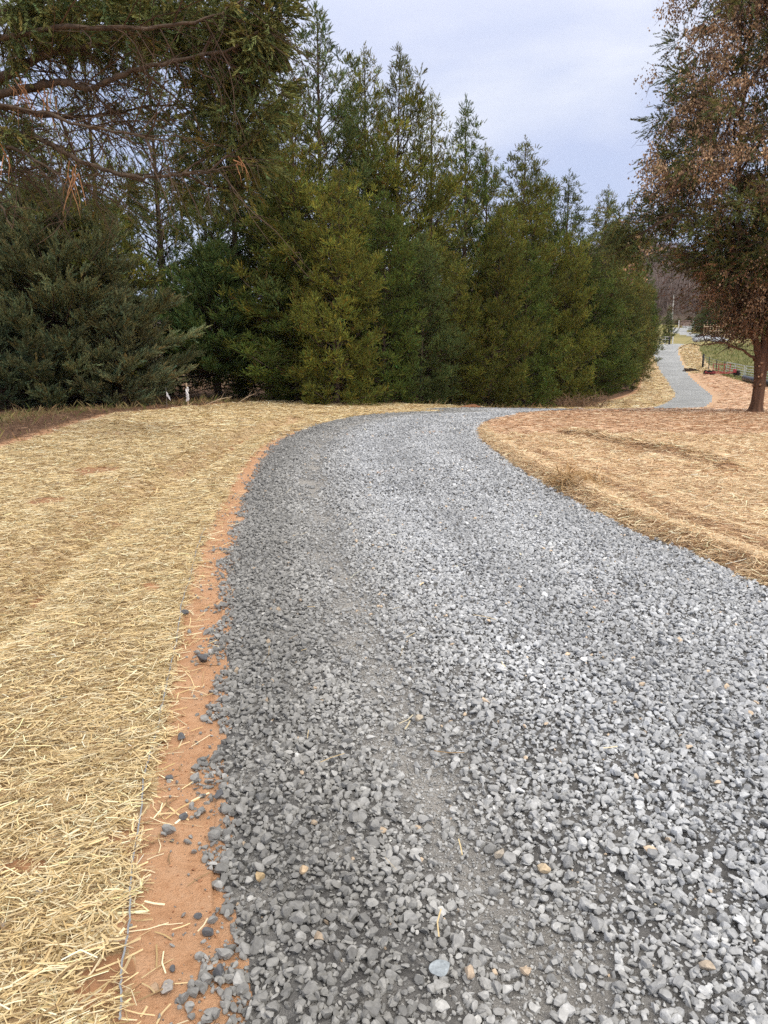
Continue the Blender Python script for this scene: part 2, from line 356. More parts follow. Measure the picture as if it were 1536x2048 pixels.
# litter left of the mulch, dry grass along its border
dl = seg_dist(TV[:, :2], MATL); nearv = np.hypot(TV[:, 0], TV[:, 1]) < 140
lside = ~inside(TV[:, :2], np.vstack([MATL, [(60, 103), (60, -3)]])) & nearv
vt[:, 0] = np.where(lside, sstep((dl+.15)/.9)*.8*(TV[:, 1] > 9), 0); vt[~nearv, 0] = 1
gband = np.exp(-((dl-np.interp(TV[:, 0], [-12, -7, -4, 0], [3.2, 2.0, .8, .5]))/.9)**2)*.62
vt[:, 1] = np.where(lside & (TV[:, 1] < 30), gband, 0)
def wpath(p, dL):
    w_ = np.exp(-((dL-.82-.10*fnoise(p[:, 0], p[:, 1], 1.1, 44))/.19)**2)*(.78+.42*fnoise(p[:, 0], p[:, 1], .7, 45))
    return np.clip(np.maximum(w_, .35*np.clip(fnoise(p[:, 0], p[:, 1], .5, 46)-.35, 0, 1)*2*(dL < 1.4)), 0, .97)
mr = (np.hypot(TV[:, 0], TV[:, 1]) < 32); ir = np.where(mr)[0]; ir = ir[inside(TV[ir, :2], ROAD)]
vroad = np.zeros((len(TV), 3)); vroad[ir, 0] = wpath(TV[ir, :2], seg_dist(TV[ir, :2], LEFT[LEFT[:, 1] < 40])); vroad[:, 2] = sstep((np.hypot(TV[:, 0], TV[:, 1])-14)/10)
def soil_shade_mask(p):
    sw = seg_dist(p, SW); m_ = np.exp(-((sw-.02)/(.07+.004*p[:, 1]))**2)*(.5+.5*fnoise(p[:, 0], p[:, 1], .8, 83))*(p[:, 1] < 18)  # brown tone painted into the furrow crease as its shade
    rd = seg_dist(p, RIDGE-np.array([0, .2])); m_ = np.maximum(m_, np.exp(-(rd/.10)**2)*(.6+.5*fnoise(p[:, 0], p[:, 1], .9, 84)))  # shaded underside of the ridge, painted in along its foot
    for (px, py, a, b_) in [(190,948,.34,.10),(95,1010,.2,.06),(300,1180,.08,.04),(250,1680,.06,.04),(215,1960,.07,.06),(40,1745,.08,.03)]:  # patches of bare soil
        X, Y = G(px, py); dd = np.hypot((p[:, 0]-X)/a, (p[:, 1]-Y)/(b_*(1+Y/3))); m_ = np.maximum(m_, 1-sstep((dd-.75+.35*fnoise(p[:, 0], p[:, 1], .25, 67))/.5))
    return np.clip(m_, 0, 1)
vsoil_shade = np.zeros((len(TV), 3)); ir = np.where(np.hypot(TV[:, 0], TV[:, 1]) < 32)[0]; vsoil_shade[ir, 0] = soil_shade_mask(TV[ir, :2])
def sub(zid, name, mat, label, cat, kind='structure', zoff=0.0, col=False):
    f = FQ[zone == zid]; u, inv = np.unique(f.ravel(), return_inverse=True)
    V = TV[u].copy(); V[:, 2] += zoff
    o = mesh_np(name, V, inv.reshape(-1, 4), mat, smooth_=True, vcol=vroad[u] if zid in (1, 7) else vsoil_shade[u] if zid in (2, 3, 8) else vt[u] if col else None)
    return tag(o, label, cat, kind=kind)
sub(0, 'ground', M_ground, 'bare orange clay and brown leaf litter beneath and before the trees', 'ground', col=True)
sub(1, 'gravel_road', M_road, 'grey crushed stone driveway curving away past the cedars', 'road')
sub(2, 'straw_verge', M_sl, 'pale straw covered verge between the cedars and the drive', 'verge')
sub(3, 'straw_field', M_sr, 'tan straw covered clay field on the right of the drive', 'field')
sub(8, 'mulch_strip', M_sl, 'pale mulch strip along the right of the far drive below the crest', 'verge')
sub(4, 'grass', M_grass, 'green pasture grass beyond the clay field behind the trunk', 'grass')
sub(5, 'meadow', M_grassf, 'yellowish far meadow beyond the crest of the drive', 'grass')
sub(6, 'hills', M_hill, 'brown wooded hillside closing the valley', 'hill')
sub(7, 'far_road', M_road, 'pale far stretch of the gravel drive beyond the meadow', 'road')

# ------------------------------------------------------------------ stones
ICO_T = (1+5**.5)/2
def ico():
    t = ICO_T
    V = np.array([(-1,t,0),(1,t,0),(-1,-t,0),(1,-t,0),(0,-1,t),(0,1,t),(0,-1,-t),(0,1,-t),(t,0,-1),(t,0,1),(-t,0,-1),(-t,0,1)], float)
    F = [(0,11,5),(0,5,1),(0,1,7),(0,7,10),(0,10,11),(1,5,9),(5,11,4),(11,10,2),(10,7,6),(7,1,8),(3,9,4),(3,4,2),(3,2,6),(3,6,8),(3,8,9),(4,9,5),(2,4,11),(6,2,10),(8,6,7),(9,8,1)]
    return V/np.linalg.norm(V[0]), np.array(F)
def subdiv(V, F):
    V = list(map(tuple, V)); c = {}; nf = []
    def mid(a, b):
        k = (min(a, b), max(a, b))
        if k not in c:
            m = (np.array(V[a])+np.array(V[b]))/2; m /= np.linalg.norm(m); V.append(tuple(m)); c[k] = len(V)-1
        return c[k]
    for a, b, d in F:
        ab, bd, da = mid(a, b), mid(b, d), mid(d, a); nf += [(a, ab, da), (b, bd, ab), (d, da, bd), (ab, bd, da)]
    return np.array(V), np.array(nf)
I1 = ico(); I2 = subdiv(*I1); I3 = subdiv(*I2)
def stone_templates(base, n, seed):
    r = np.random.default_rng(seed); T = []
    for _ in range(n):
        V = base[0]*r.uniform(.93, 1.07, (len(base[0]), 1))
        for k in range(9):
            nn = r.normal(size=3); nn /= np.linalg.norm(nn); d = r.uniform(.34, .72)
            V = V-np.maximum(0, V@nn-d)[:, None]*nn
        V = V*np.array([r.uniform(.85, 1.2), r.uniform(.65, .95), r.uniform(.5, .8)]); T.append(V/np.abs(V).max()*.5)
    return np.array(T)
def rotm(a, b, c):
    ca, sa, cb, sb, cc, s_ = np.cos(a), np.sin(a), np.cos(b), np.sin(b), np.cos(c), np.sin(c)
    Rm = np.empty((len(a), 3, 3))
    Rm[:, 0, 0] = ca*cb; Rm[:, 0, 1] = ca*sb*s_-sa*cc; Rm[:, 0, 2] = ca*sb*cc+sa*s_
    Rm[:, 1, 0] = sa*cb; Rm[:, 1, 1] = sa*sb*s_+ca*cc; Rm[:, 1, 2] = sa*sb*cc-ca*s_
    Rm[:, 2, 0] = -sb; Rm[:, 2, 1] = cb*s_; Rm[:, 2, 2] = cb*cc
    return Rm
def place_stones(T, F, pos, size, r):
    n = len(pos); Rm = rotm(r.uniform(0, 6.28, n), r.normal(0, .45, n), r.normal(0, .45, n))
    V = np.einsum('nij,nkj->nki', Rm, T[r.integers(0, len(T), n)])*size[:, None, None]+pos[:, None]
    k = V.shape[1]; return V.reshape(-1, 3), (F[None]+(np.arange(n)*k)[:, None, None]).reshape(-1, 3)
M_stone, nt, b = newmat('crushed_stone', .8, .35)
a = attr(nt).outputs['Color']; n = noise(nt, 55, 5, .7)
nt.links.new(mixc(nt, 1., a, ramp(nt, n, [(.3, (.72, .72, .72)), (.7, (1.22, 1.22, 1.22))]), 'MULTIPLY'), b.inputs['Base Color']); bump(nt, b, n, .35, .004)

def road_pts(y0, y1, per_m2, r, lo=-.51, hi=.56, spill=0.):
    x0, x1 = min(-3.4, lo*y1), min(4.2, hi*y1)+.6
    if y1 > 20: x0, x1 = -3.5, 7
    n = int((x1-x0)*(y1-y0)*per_m2); p = np.stack([r.uniform(x0, x1, n), r.uniform(y0, y1, n)], 1)
    p = p[(p[:, 0] > lo*p[:, 1]-.5) & (p[:, 0] < hi*p[:, 1]+.5)]
    ins = inside(p, ROAD); dL = seg_dist(p, LEFT[LEFT[:, 1] < 30]); dR = seg_dist(p, RIGHT[RIGHT[:, 1] < 30])
    wob = .085*fnoise(p[:, 0], p[:, 1], .55, 77)*(ins | (dL < dR))+.035*fnoise(p[:, 0], p[:, 1], .17, 78)
    sd_ = np.where(ins, np.minimum(dL, dR), -np.minimum(dL, dR))+wob
    keep = (sd_ > 0)
    if spill: keep |= (sd_ > -.32) & (r.random(len(p)) < spill*np.exp(np.minimum(sd_, 0)/.055)*(.35+.65*(fnoise(p[:, 0], p[:, 1], .5, 79) > .1))) & (dL < dR)
    p = p[keep]; dL = dL[keep]; ins = ins[keep]; dR = dR[keep]
    # the finely ground wheel path holds fewer whole stones
    wp = wpath(p, dL); _u = np.exp(-((dL-.86-.08*fnoise(p[:, 0], p[:, 1], .9, 44))/.17)**2)*(.55+.45*fnoise(p[:, 0], p[:, 1], .8, 45))
    wp = np.where(ins & (p[:, 1] < 24), np.clip(wp, 0, .93), 0)
    return p, dL, wp
def stone_col(p, dL, r):
    n = len(p); g = np.exp(r.normal(0, .17, n))
    lum = np.interp(dL+.15*fnoise(p[:, 0], p[:, 1], 1.2, 51), [0, .4, .65, 1.1, 3], [.25, .27, .355, .41, .45])
    lum *= 1+.09*fnoise(p[:, 0], p[:, 1], 1.6, 52)+.075*np.sin(dL*5.2+.5*fnoise(p[:, 0], p[:, 1], 4., 53))*(dL > .6)
    c = (lum*g)[:, None]*np.stack([np.interp(dL, [.4, 1.6], [1.0, .965]), np.ones(n), np.interp(dL, [.4, 1.6], [.97, 1.04])], 1)
    rs = (fnoise(p[:, 0], p[:, 1], 1.4, 54) > .8) & (r.random(n) < .10) & (dL > 1.2); c[rs] *= np.array([1.25, .92, .72])
    tanm = r.random(n) < .006; c[tanm] = (lum[tanm]*1.25)[:, None]*np.array([1.25, 1.0, .74])
    br = r.random(n) < .03; c[br] *= 1.3
    return np.clip(c, .03, .75)
GV, GF, GC = [], [], []; off = 0
def add_stones(base, nt_, y0, y1, per, smin, smax, seed, zlo, zhi, spill=0., wpk=1., lift=.38, track=False):
    global off
    r = np.random.default_rng(seed); T = stone_templates(base, nt_, seed)
    p, dL, wp = road_pts(y0, y1, per, r, spill=spill)
    k = (r.random(len(p)) < wp) if track else (r.random(len(p)) > wp*wpk); p = p[k]; dL = dL[k]
    s = np.exp(r.normal(math.log((smin*smax)**.5), .33, len(p))).clip(smin*.6, smax*1.5)
    z = H(p[:, 0], p[:, 1])+s*lift*.5+r.uniform(zlo, zhi, len(p))
    V, F = place_stones(T, base[1], np.stack([p[:, 0], p[:, 1], z], 1), s, r)
    c = np.repeat(stone_col(p, dL, r), len(base[1]), 0)
    GV.append(V); GF.append(F+off); GC.append(c); off += len(V)
add_stones(I2, 40, 1.2, 3.6, 2700, .0175, .035, 101, -.005, .010, .5)
add_stones(I1, 40, 1.2, 4.5, 2800, .007, .018, 102, -.003, .004, .35, .2)
add_stones(I1, 40, 3.6, 8.5, 2600, .018, .034, 103, -.005, .010, .5)
add_stones(I1, 40, 4.5, 7.5, 1500, .010, .020, 104, -.002, .006, .3, .2)
add_stones(I1, 30, 8.5, 15, 1500, .021, .039, 105, -.004, .012, .4)
add_stones(I1, 30, 15, 28, 650, .027, .047, 106, -.004, .012, .3)
add_stones(I1, 40, 1.2, 4.0, 9000, .004, .011, 107, -.002, .003, 0, 1, .2, True)
add_stones(I1, 40, 4.0, 9, 3000, .007, .015, 108, -.002, .003, 0, 1, .2, True)
g = mesh_np('gravel', np.vstack(GV), np.vstack(GF), M_stone, fcol=np.vstack(GC))
tag(g, 'loose grey crushed stone lying on the driveway', 'gravel', kind='stuff')

# crumbs of clay and grit on the bare strip
r = np.random.default_rng(303); Tc = stone_templates(I1, 12, 9); p = np.stack([r.uniform(-2.6, .2, 60000), r.uniform(1.3, 9, 60000)], 1)
ins = inside(p, ROAD); dL = seg_dist(p, LEFT[LEFT[:, 1] < 14]); dM = seg_dist(p, MATR[MATR[:, 1] < 14])
k = ~ins & ~inside(p, STRAW_L) & (dL < .75) & (dM < .75) & (p[:, 0] < 0) & (r.random(len(p)) < .12+.75*np.exp(-dL/.10)+.3*(fnoise(p[:, 0], p[:, 1], .25, 85) > .45)); p = p[k]
sz = np.exp(r.normal(math.log(.0055), .45, len(p))); V, F = place_stones(Tc, I1[1], np.stack([p[:, 0], p[:, 1], H(p[:, 0], p[:, 1])+sz*.2], 1), sz, r)
cc = np.array([(.44, .24, .13), (.30, .15, .08), (.21, .2, .19), (.14, .13, .12), (.5, .34, .22)])[r.choice(5, len(p), p=[.4, .2, .2, .1, .1])]
tag(mesh_np('soil_crumbs', V, F, M_stone, fcol=np.repeat(cc, 20, 0)), 'clay crumbs and grit strewn over the bare clay strip', 'grit', kind='stuff')
# the stones that stand out one by one
def big_stone(px, py, wpx, col, name, label, group, flat=.7, seed=0):
    r = np.random.default_rng(seed+500); X, Y = G(px, py); depth = Y*math.cos(PITCH)+CH*math.sin(PITCH)
    s = wpx/FPX*depth
    V = I3[0].copy()*r.uniform(.96, 1.04, (len(I3[0]), 1))
    for k in range(11):
        nn = r.normal(size=3); nn /= np.linalg.norm(nn); V = V-np.maximum(0, V@nn-r.uniform(.5, .8))[:, None]*nn
    V[:, 1] *= r.uniform(.65, .9); V[:, 2] *= flat; V *= s*.5/np.abs(V).max()
    z = float(H(np.array([X]), np.array([Y]))[0])
    o = mesh_np(name, V, I3[1], M_stone, fcol=np.tile(col, (len(I3[1]), 1))*r.uniform(.9, 1.1, (len(I3[1]), 1)))
    o.location = (X, Y, z-V[:, 2].min()*.75+.004+(.012 if px > 470 else 0)); o.rotation_euler = (0, 0, r.uniform(0, 6.28)); tag(o, label, 'stone', group)
TAN, GRY, DRK, PAL = (.47, .35, .2), (.2, .205, .215), (.12, .125, .135), (.42, .41, .4)
for i, (px, py, wp, c, lb, fl) in enumerate([
    (521,1772,24,TAN,'blocky yellow tan stone in dark gravel near the clay strip',.9),
    (608,1768,20,(.5,.38,.25),'small pinkish tan stone between grey stones right of the blocky tan one',.7),
    (1085,1757,32,(.52,.42,.29),'rounded cream stone on the pale gravel at lower right',.6),
    (1412,1976,36,(.44,.37,.29),'brownish beige stone at the lower right corner of the drive',.7),
    (938,1980,34,(.46,.37,.28),'tan angular stone by the muddy patch at the bottom of the drive',.7),
    (880,1972,46,(.31,.35,.38),'long flat slate blue stone bedded in the muddy patch',.3),
    (838,1448,22,(.48,.42,.33),'small cream stone beside the worn wheel track',.7),
    (1000,1722,30,(.46,.41,.34),'pale sandy stone half way across the lower gravel',.7),
    (335,1982,40,(.33,.31,.29),'broken flat grey stone with tan tip on the clay strip',.35),
    (310,1980,26,(.42,.3,.2),'brown flat stone next to the broken grey one on the clay',.45),
    (345,1943,17,DRK,'small dark stone alone on clay above the two flat stones',.8),
    (368,1638,19,DRK,'dark grey stone on the clay near a straw stem',.6),
    (396,1836,18,DRK,'charcoal stone at the gravel side of the clay strip',.7),
    (418,1868,27,DRK,'large dark grey stone standing at the ragged gravel edge',.8),
    (440,1600,24,DRK,'dark wedge stone at gravel edge above the clay bay',.8),
    (363,1476,20,DRK,'dark stone beside the pair lying on clay at the mat edge',.7),
    (340,1560,20,DRK,'lone dark flat stone at the centre of the clay strip',.5),
    (406,1326,26,DRK,'dark block stone on the orange clay below the narrow part',.8),
    (372,1232,20,DRK,'dark stone on clay next to the straw mat edge higher up',.7),
    (440,1955,30,DRK,'dark grey stone low at the gravel edge near the frame bottom',.8),
    (78,1790,24,(.34,.35,.38),'smooth bluish grey stone lying in the straw mat',.6),
    (4,1858,24,(.38,.32,.27),'brown stone cut by the left edge lying in straw',.7)]):
    big_stone(px, py, wp, c, 'stone', lb, 'stones that stand out on clay and gravel', fl, i)

# ------------------------------------------------------------------ straw
M_straw = mat_tinted('straw', .6, .35, trans=.18)
def straw_pts(poly_test, y0, y1, per, r, lo, hi):
    x0, x1 = lo*y1-.3, hi*y1+.3; n = int((x1-x0)*(y1-y0)*per); p = np.stack([r.uniform(x0, x1, n), r.uniform(y0, y1, n)], 1)
    p = p[(p[:, 0] > lo*p[:, 1]-.4) & (p[:, 0] < hi*p[:, 1]+.4)]; return p[poly_test(p)]
def straws(p, length, width, lift, r, ang0, spread, pal, curve=.15, tiltsd=.08):
    n = len(p); a = ang0+r.normal(0, spread, n); uni = r.random(n) < .4; a[uni] = r.uniform(0, 6.28, uni.sum())
    Ln = length*np.exp(r.normal(0, .4, n)); Wd = width*np.exp(r.normal(0, .3, n))
    d = np.stack([np.cos(a), np.sin(a)], 1); s = np.stack([-d[:, 1], d[:, 0]], 1)
    roll = r.normal(0, .5, n); cv = r.normal(0, curve, n); tl = r.normal(0, tiltsd, n)
    lz = r.uniform(.003, 1, n)**1.5*lift
    ts = np.array([-.5, 0., .5]); V = np.empty((n, 3, 2, 3))
    zb = H(p[:, 0], p[:, 1])
    for i, t in enumerate(ts):
        c = p+d*(t*Ln)[:, None]+s*((cv*Ln)*(t*t*4-1)*.5)[:, None]
        zc = zb+lz+tl*t*Ln+.006
        for j, q in enumerate((-.5, .5)):
            V[:, i, j, :2] = c+s*(q*Wd*np.cos(roll))[:, None]; V[:, i, j, 2] = zc+q*Wd*np.sin(roll)
    V = V.reshape(-1, 3); b_ = (np.arange(n)*6)[:, None]
    F = np.stack([b_+np.array([0, 2, 3, 1]), b_+np.array([2, 4, 5, 3])], 1).reshape(-1, 4)
    pi = r.choice(len(pal), n, p=[q[0] for q in pal]); C = np.array([q[1] for q in pal])[pi]*np.exp(r.normal(0, .16, n))[:, None]
    return V, F, np.repeat(np.clip(C, 0, .9), 2, 0)
PALL = [(.48, (.72, .57, .32)), (.27, (.82, .72, .49)), (.15, (.50, .37, .18)), (.10, (.30, .20, .10))]
PALR = [(.45, (.78, .58, .36)), (.30, (.86, .71, .49)), (.16, (.58, .39, .22)), (.09, (.36, .22, .12))]
PALF = [(.4, (.72, .50, .33)), (.2, (.80, .61, .42)), (.25, (.46, .27, .15)), (.15, (.32, .18, .10))]
def bare(p, th, seed, s=.55): return fnoise(p[:, 0], p[:, 1], s, seed)+.5*fnoise(p[:, 0], p[:, 1], s*.35, seed+1) < th
def in_left(p):
    q = p+.05*np.stack([fnoise(p[:, 0], p[:, 1], .3, 61), fnoise(p[:, 0], p[:, 1], .25, 62)], 1)
    
    spots = soil_shade_mask(p) > .55
    thin = np.random.default_rng(99).random(len(p)) < .10
    return inside(q, STRAW_L) & bare(p, 1.02, 63) & (~spots | thin)
def in_right(p):
    dR = seg_dist(p, RIGHT[RIGHT[:, 1] < 30]); return ~inside(p, ROAD) & (dR < seg_dist(p, LEFT[LEFT[:, 1] < 30])) & bare(p, 1.15, 65, .8)
r = np.random.default_rng(7)
SVl = []
def addS(store, res): store.append(res)
for (y0, y1, per, ln, wd, lf) in [(1.3, 3.2, 9500, .066, .0031, .032), (3.2, 5.5, 6500, .070, .0036, .032), (5.5, 9, 3000, .085, .0048, .032), (9, 15, 1100, .12, .0075, .035), (15, 28, 300, .17, .012, .04)]:
    p = straw_pts(in_left, y0, y1, per, r, -.62, .15); addS(SVl, straws(p, ln, wd, lf, r, .35, .75, PALL, .26, .13))
# stray stems on the clay strip and on the gravel edge
p = straw_pts(lambda p: (seg_dist(p, MATR) < .22*r.random(len(p))**2+.02), 1.3, 9, 900, r, -.6, .1); addS(SVl, straws(p, .075, .004, .012, r, .4, .9, PALL))
p = straw_pts(lambda p: inside(p, ROAD) & (seg_dist(p, LEFT) < 1.6), 1.3, 9, 4, r, -.6, .4); addS(SVl, straws(p, .08, .004, .02, r, .4, .9, PALL)); SVl[-1][0][:, 2] += .03
def joinS(store, name, label):
    V = np.vstack([s[0] for s in store]); F = []; o = 0
    for s in store: F.append(s[1]+o); o += len(s[0])
    ob = mesh_np(name, V, np.vstack(F), M_straw, fcol=np.vstack([s[2] for s in store])); tag(ob, label, 'straw', kind='stuff')
p = np.stack([r.uniform(0, 40, 90000), r.uniform(27, 103, 90000)], 1); p = p[inside(p, STRAW_L)]; addS(SVl, straws(p, .30, .035, .06, r, .3, .8, PALL, .2, .1))
p = np.stack([r.uniform(24, 45, 40000), r.uniform(75, 101, 40000)], 1); q_ = p[:, 0]-np.interp(p[:, 1], RCs[:, 1], RCs[:, 0]); p = p[(q_ > 1.7) & (q_ < 3.8)]; addS(SVl, straws(p, .30, .04, .06, r, 1.2, .4, PALL, .2, .1))
joinS(SVl, 'straw', 'pale yellow straw mulch spread left of the drive')
SVr = []
for (y0, y1, per, ln, wd, lf) in [(3.0, 6, 4200, .08, .0038, .022), (6, 9.5, 2600, .09, .0048, .022), (9.5, 15, 900, .12, .0075, .025)]:
    p = straw_pts(in_right, y0, y1, per, r, .0, .62); addS(SVr, straws(p, ln, wd, lf, r, -.4, .8, PALR, .15, .14))
p = straw_pts(lambda p: in_right(p) & (r.random(len(p)) < .75), 15, 24, 260, r, .05, .62); addS(SVr, straws(p, .15, .012, .035, r, 0, .6, PALF))
# thick shaggy rim where the mat was rolled against the stone, and the tuft on it
p = straw_pts(lambda p: in_right(p) & (seg_dist(p, RIGHT) < .2), 3.2, 17, 2600, r, .0, .62); addS(SVr, straws(p, .10, .005, .075, r, .6, .8, PALR, .25, .25))
tx, ty = G(1128, 985); n = 650; p = np.stack([r.normal(tx, .22, n), r.normal(ty, .22, n)], 1); p = p[in_right(p)]
addS(SVr, straws(p, .20, .007, .10, r, 1.2, .6, [(.6, (.42, .27, .13)), (.4, (.58, .40, .2))], .3, .5))
p = straw_pts(lambda p: in_right(p) & (seg_dist(p, RIDGE) < .14), 6, 16, 1200, r, .0, .62); addS(SVr, straws(p, .14, .008, .06, r, -.6, .4, PALR, .2, .2))
p = np.stack([r.uniform(6, 42, 45000), r.uniform(23, 78, 45000)], 1); q_ = p[:, 0]-np.interp(p[:, 1], RCs[:, 1], RCs[:, 0]); gt_ = np.interp(p[:, 1], [58, 62, 74, 110], [9, 6.5, 4.4, 4.0])
p = p[(q_ > 1.8) & ((p[:, 1] < 58) | (q_ < gt_)) & bare(p, .9, 66, 5.)]; addS(SVr, straws(p, .28, .035, .05, r, .2, .7, [(.5, (.74, .52, .36)), (.2, (.84, .66, .48)), (.2, (.52, .30, .18)), (.1, (.30, .17, .1))], .2, .1))
joinS(SVr, 'straw', 'tan straw mulch spread right of the drive')

# netting cord along the mat edge
M_cord = mat_noise('netting_cord', (.22, .25, .28), (.36, .38, .40), 60, .6, .3, 0)
def cord(px, label):
    pts = smooth([G(*q) for q in px], 3); n = len(pts)
    x = pts[:, 0]+.008*np.sin(np.arange(n)*.35)*.5+rng.normal(0, .0015, n); y = pts[:, 1]; z = H(x, y)+.022+.004*np.sin(np.arange(n)*.3)
    m = MB().tube(np.stack([x, y, z], 1), .0028, 5); o = m.build('netting_cord', M_cord); tag(o, label, 'cord')
cord([(238,2048),(245,1960),(256,1880),(262,1800),(272,1700),(284,1600),(300,1520),(325,1420)], 'grey blue netting cord running along the straw mat edge at lower left')
cord([(318,1440),(335,1380),(352,1290),(362,1220),(378,1170),(388,1120),(410,1060)], 'thin netting cord half buried at the mat edge farther up the drive')

# ------------------------------------------------------------------ trees
BARK_R = mat_noise('cedar_bark', (.075, .042, .028), (.23, .13, .085), 1.0, .95, .1, .7, .03, 6, lambda nt: mapped(nt, (9, 9, 1.2)))
BARK_D = mat_noise('dark_bark', (.045, .033, .026), (.13, .095, .07), 1.0, .95, .1, .7, .03, 6, lambda nt: mapped(nt, (9, 9, 1.2)))
TWIG = mat_noise('twig_bark', (.05, .036, .028), (.125, .085, .062), 3, .9, .1, 0)
M_leaf = mat_tinted('cedar_foliage', .75, .25, objcol=True, trans=.06)
M_dead = mat_tinted('dead_leaves', .8, .2, trans=.3)

def plume_templates(K, nb, length, bl, bw, seed):
    """feathery sprays along +X, each a fan of narrow tapering leaf blades"""
    r = np.random.default_rng(seed); T = np.empty((K, nb, 4, 3))
    for k in range(K):
        droop = r.uniform(-.25, .1)
        for i in range(nb):
            t = (i+r.random())/nb; base = np.array([t*length, 0, droop*length*t*t])
            a = r.uniform(0, 6.28); sp = r.uniform(.35, .95)*(1-.55*t)
            d = np.array([math.cos(sp), math.sin(sp)*math.cos(a), math.sin(sp)*math.sin(a)*.8+.12]); d /= np.linalg.norm(d)
            s = np.cross(d, r.normal(size=3)); s /= np.linalg.norm(s); l = bl*r.uniform(.6, 1.3)*(1-.3*t); wq = bw*r.uniform(.7, 1.3)
            T[k, i] = base, base+d*l*.45+s*wq*.5, base+d*l, base+d*l*.5-s*wq*.5
    return T
def dirs_to_R(d, r):
    d = d/np.linalg.norm(d, axis=1)[:, None]; up = np.tile([0, 0, 1.], (len(d), 1)); up += r.normal(0, .25, up.shape)
    y = np.cross(up, d); y /= np.linalg.norm(y, axis=1)[:, None]+1e-9; z = np.cross(d, y); return np.stack([d, y, z], 2)
def put_plumes(T, pos, d, scale, tint, r):
    n = len(pos); Rm = dirs_to_R(d, r); X = T[r.integers(0, len(T), n)]*scale[:, None, None, None]
    V = np.einsum('nij,nbkj->nbki', Rm, X)+pos[:, None, None]
    nb = T.shape[1]; V = V.reshape(-1, 3); F = np.arange(len(V)).reshape(-1, 4)
    c = np.repeat(tint, nb, 0)*np.exp(r.normal(0, .13, n*nb))[:, None]; return V, F, c
def olive(n, r, base=(.085, .10, .028), var=.28):
    c = np.array(base)[None]*np.exp(r.normal(0, var, (n, 1))); yl = r.normal(0, .16, n); c[:, 0] *= np.exp(yl); c[:, 2] *= np.exp(-yl*.6); return c

PL_A = plume_templates(12, 32, .36, .125, .025, 1)
PL_B = plume_templates(12, 28, .30, .11, .019, 2)
def cedar_arrays(seed, Hh=13., Rr=2.6, nbr=190, dens=1.0, low=.015, sparse_top=.9, asc=1.0):
    r = np.random.default_rng(seed); pos = []; dr = []; scl = []; wood = MB(); ti = []
    wood.tube([(0, 0, 0), (.05, 0, Hh*.3), (-.04, .05, Hh*.6), (0, 0, Hh*.97)], [.19, .13, .07, .012], 6, False)
    lob = r.uniform(0, 6.28, 4)
    for i in range(nbr):
        t = ((i+r.random())/nbr)**1.15; z0 = Hh*(low+(.95-low)*t); az = i*2.399+r.normal(0, .3)
        prof = np.interp(t, [0, .08, .22, .5, .8, 1], [.70, .97, 1., .74, .36, .06])
        lobe = 1+.20*math.sin(2*az+lob[0]+t*6)+.13*math.sin(3*az+lob[1]-t*9)+.15*math.sin(t*26+lob[2]+az)
        Lh = max(.18, Rr*prof*lobe*r.uniform(.72, 1.16)); up = Lh*np.interp(t, [0, .05, .3, 1], [-.02, .22, .62, 1.35])*r.uniform(.7, 1.3)*asc
        p0 = np.array([0, 0, z0]); tip = np.array([Lh*math.cos(az), Lh*math.sin(az), z0+up]); mid = (p0+tip)/2-np.array([0, 0, .12*Lh])
        wood.tube([p0, mid, tip], [max(.012, .018*Lh), .012*Lh+.004, .004], 3, False)
        sparse = 1. if t < sparse_top else .6
        nsub = max(2, int(3.1*Lh+.6)); btint = math.exp(np.clip(r.normal(0, .17), -.3, .3)); out_d = tip-mid; out_d /= np.linalg.norm(out_d)
        side = np.cross(out_d, [0, 0, 1.]); side /= np.linalg.norm(side)+1e-9
        for k in range(nsub):
            u = 1.0 if k == 0 else r.uniform(.42, .95); q = p0*(1-u)**2+2*mid*u*(1-u)+tip*u*u
            if k: q = q+side*r.choice([-1, 1])*r.uniform(.15, .55)*min(1, Lh*.6)*(1.2-u*.5)+np.array([0, 0, r.uniform(-.1, .25)])
            rc = (.18+.15*min(Lh, 2.))*r.uniform(.65, 1.35); m = int((7+19*rc)*dens*sparse)
            dd = r.normal(size=(m, 3))+np.array([0, 0, .55])+out_d*.75; dd /= np.linalg.norm(dd, axis=1)[:, None]
            pos.append(q+dd*rc*r.uniform(.05, .75, (m, 1))*np.array([1, 1, .8])); dr.append(dd+np.array([0, 0, .25])); sc_ = (.55+.25*min(Lh, 2.)*.5)
            scl.append(r.uniform(.7, 1.1, m)*sc_); ti.append(np.full(m, btint*math.exp(np.clip(r.normal(0, .22), -.42, .38))))
    # the leader
    m = 34; zz = r.uniform(.86, 1.0, m); a = r.uniform(0, 6.28, m); pos.append(np.stack([0*a, 0*a, zz*Hh], 1)); dr.append(np.stack([np.cos(a)*.6, np.sin(a)*.6, np.full(m, 1.)], 1)); scl.append(np.full(m, .5)*(1.25-zz*.5)); ti.append(np.ones(m))
    pos = np.vstack(pos); dr = np.vstack(dr); scl = np.concatenate(scl); ti = np.concatenate(ti)
    tint = olive(len(pos), r, (.385, .45, .145), .14)*ti[:, None]
    dead = r.random(len(pos)) < .02; tint[dead] = (.42, .25, .12)
    V, F, C = put_plumes(PL_A, pos, dr, scl, tint, r)
    return wood, V, F, C
VAR = []
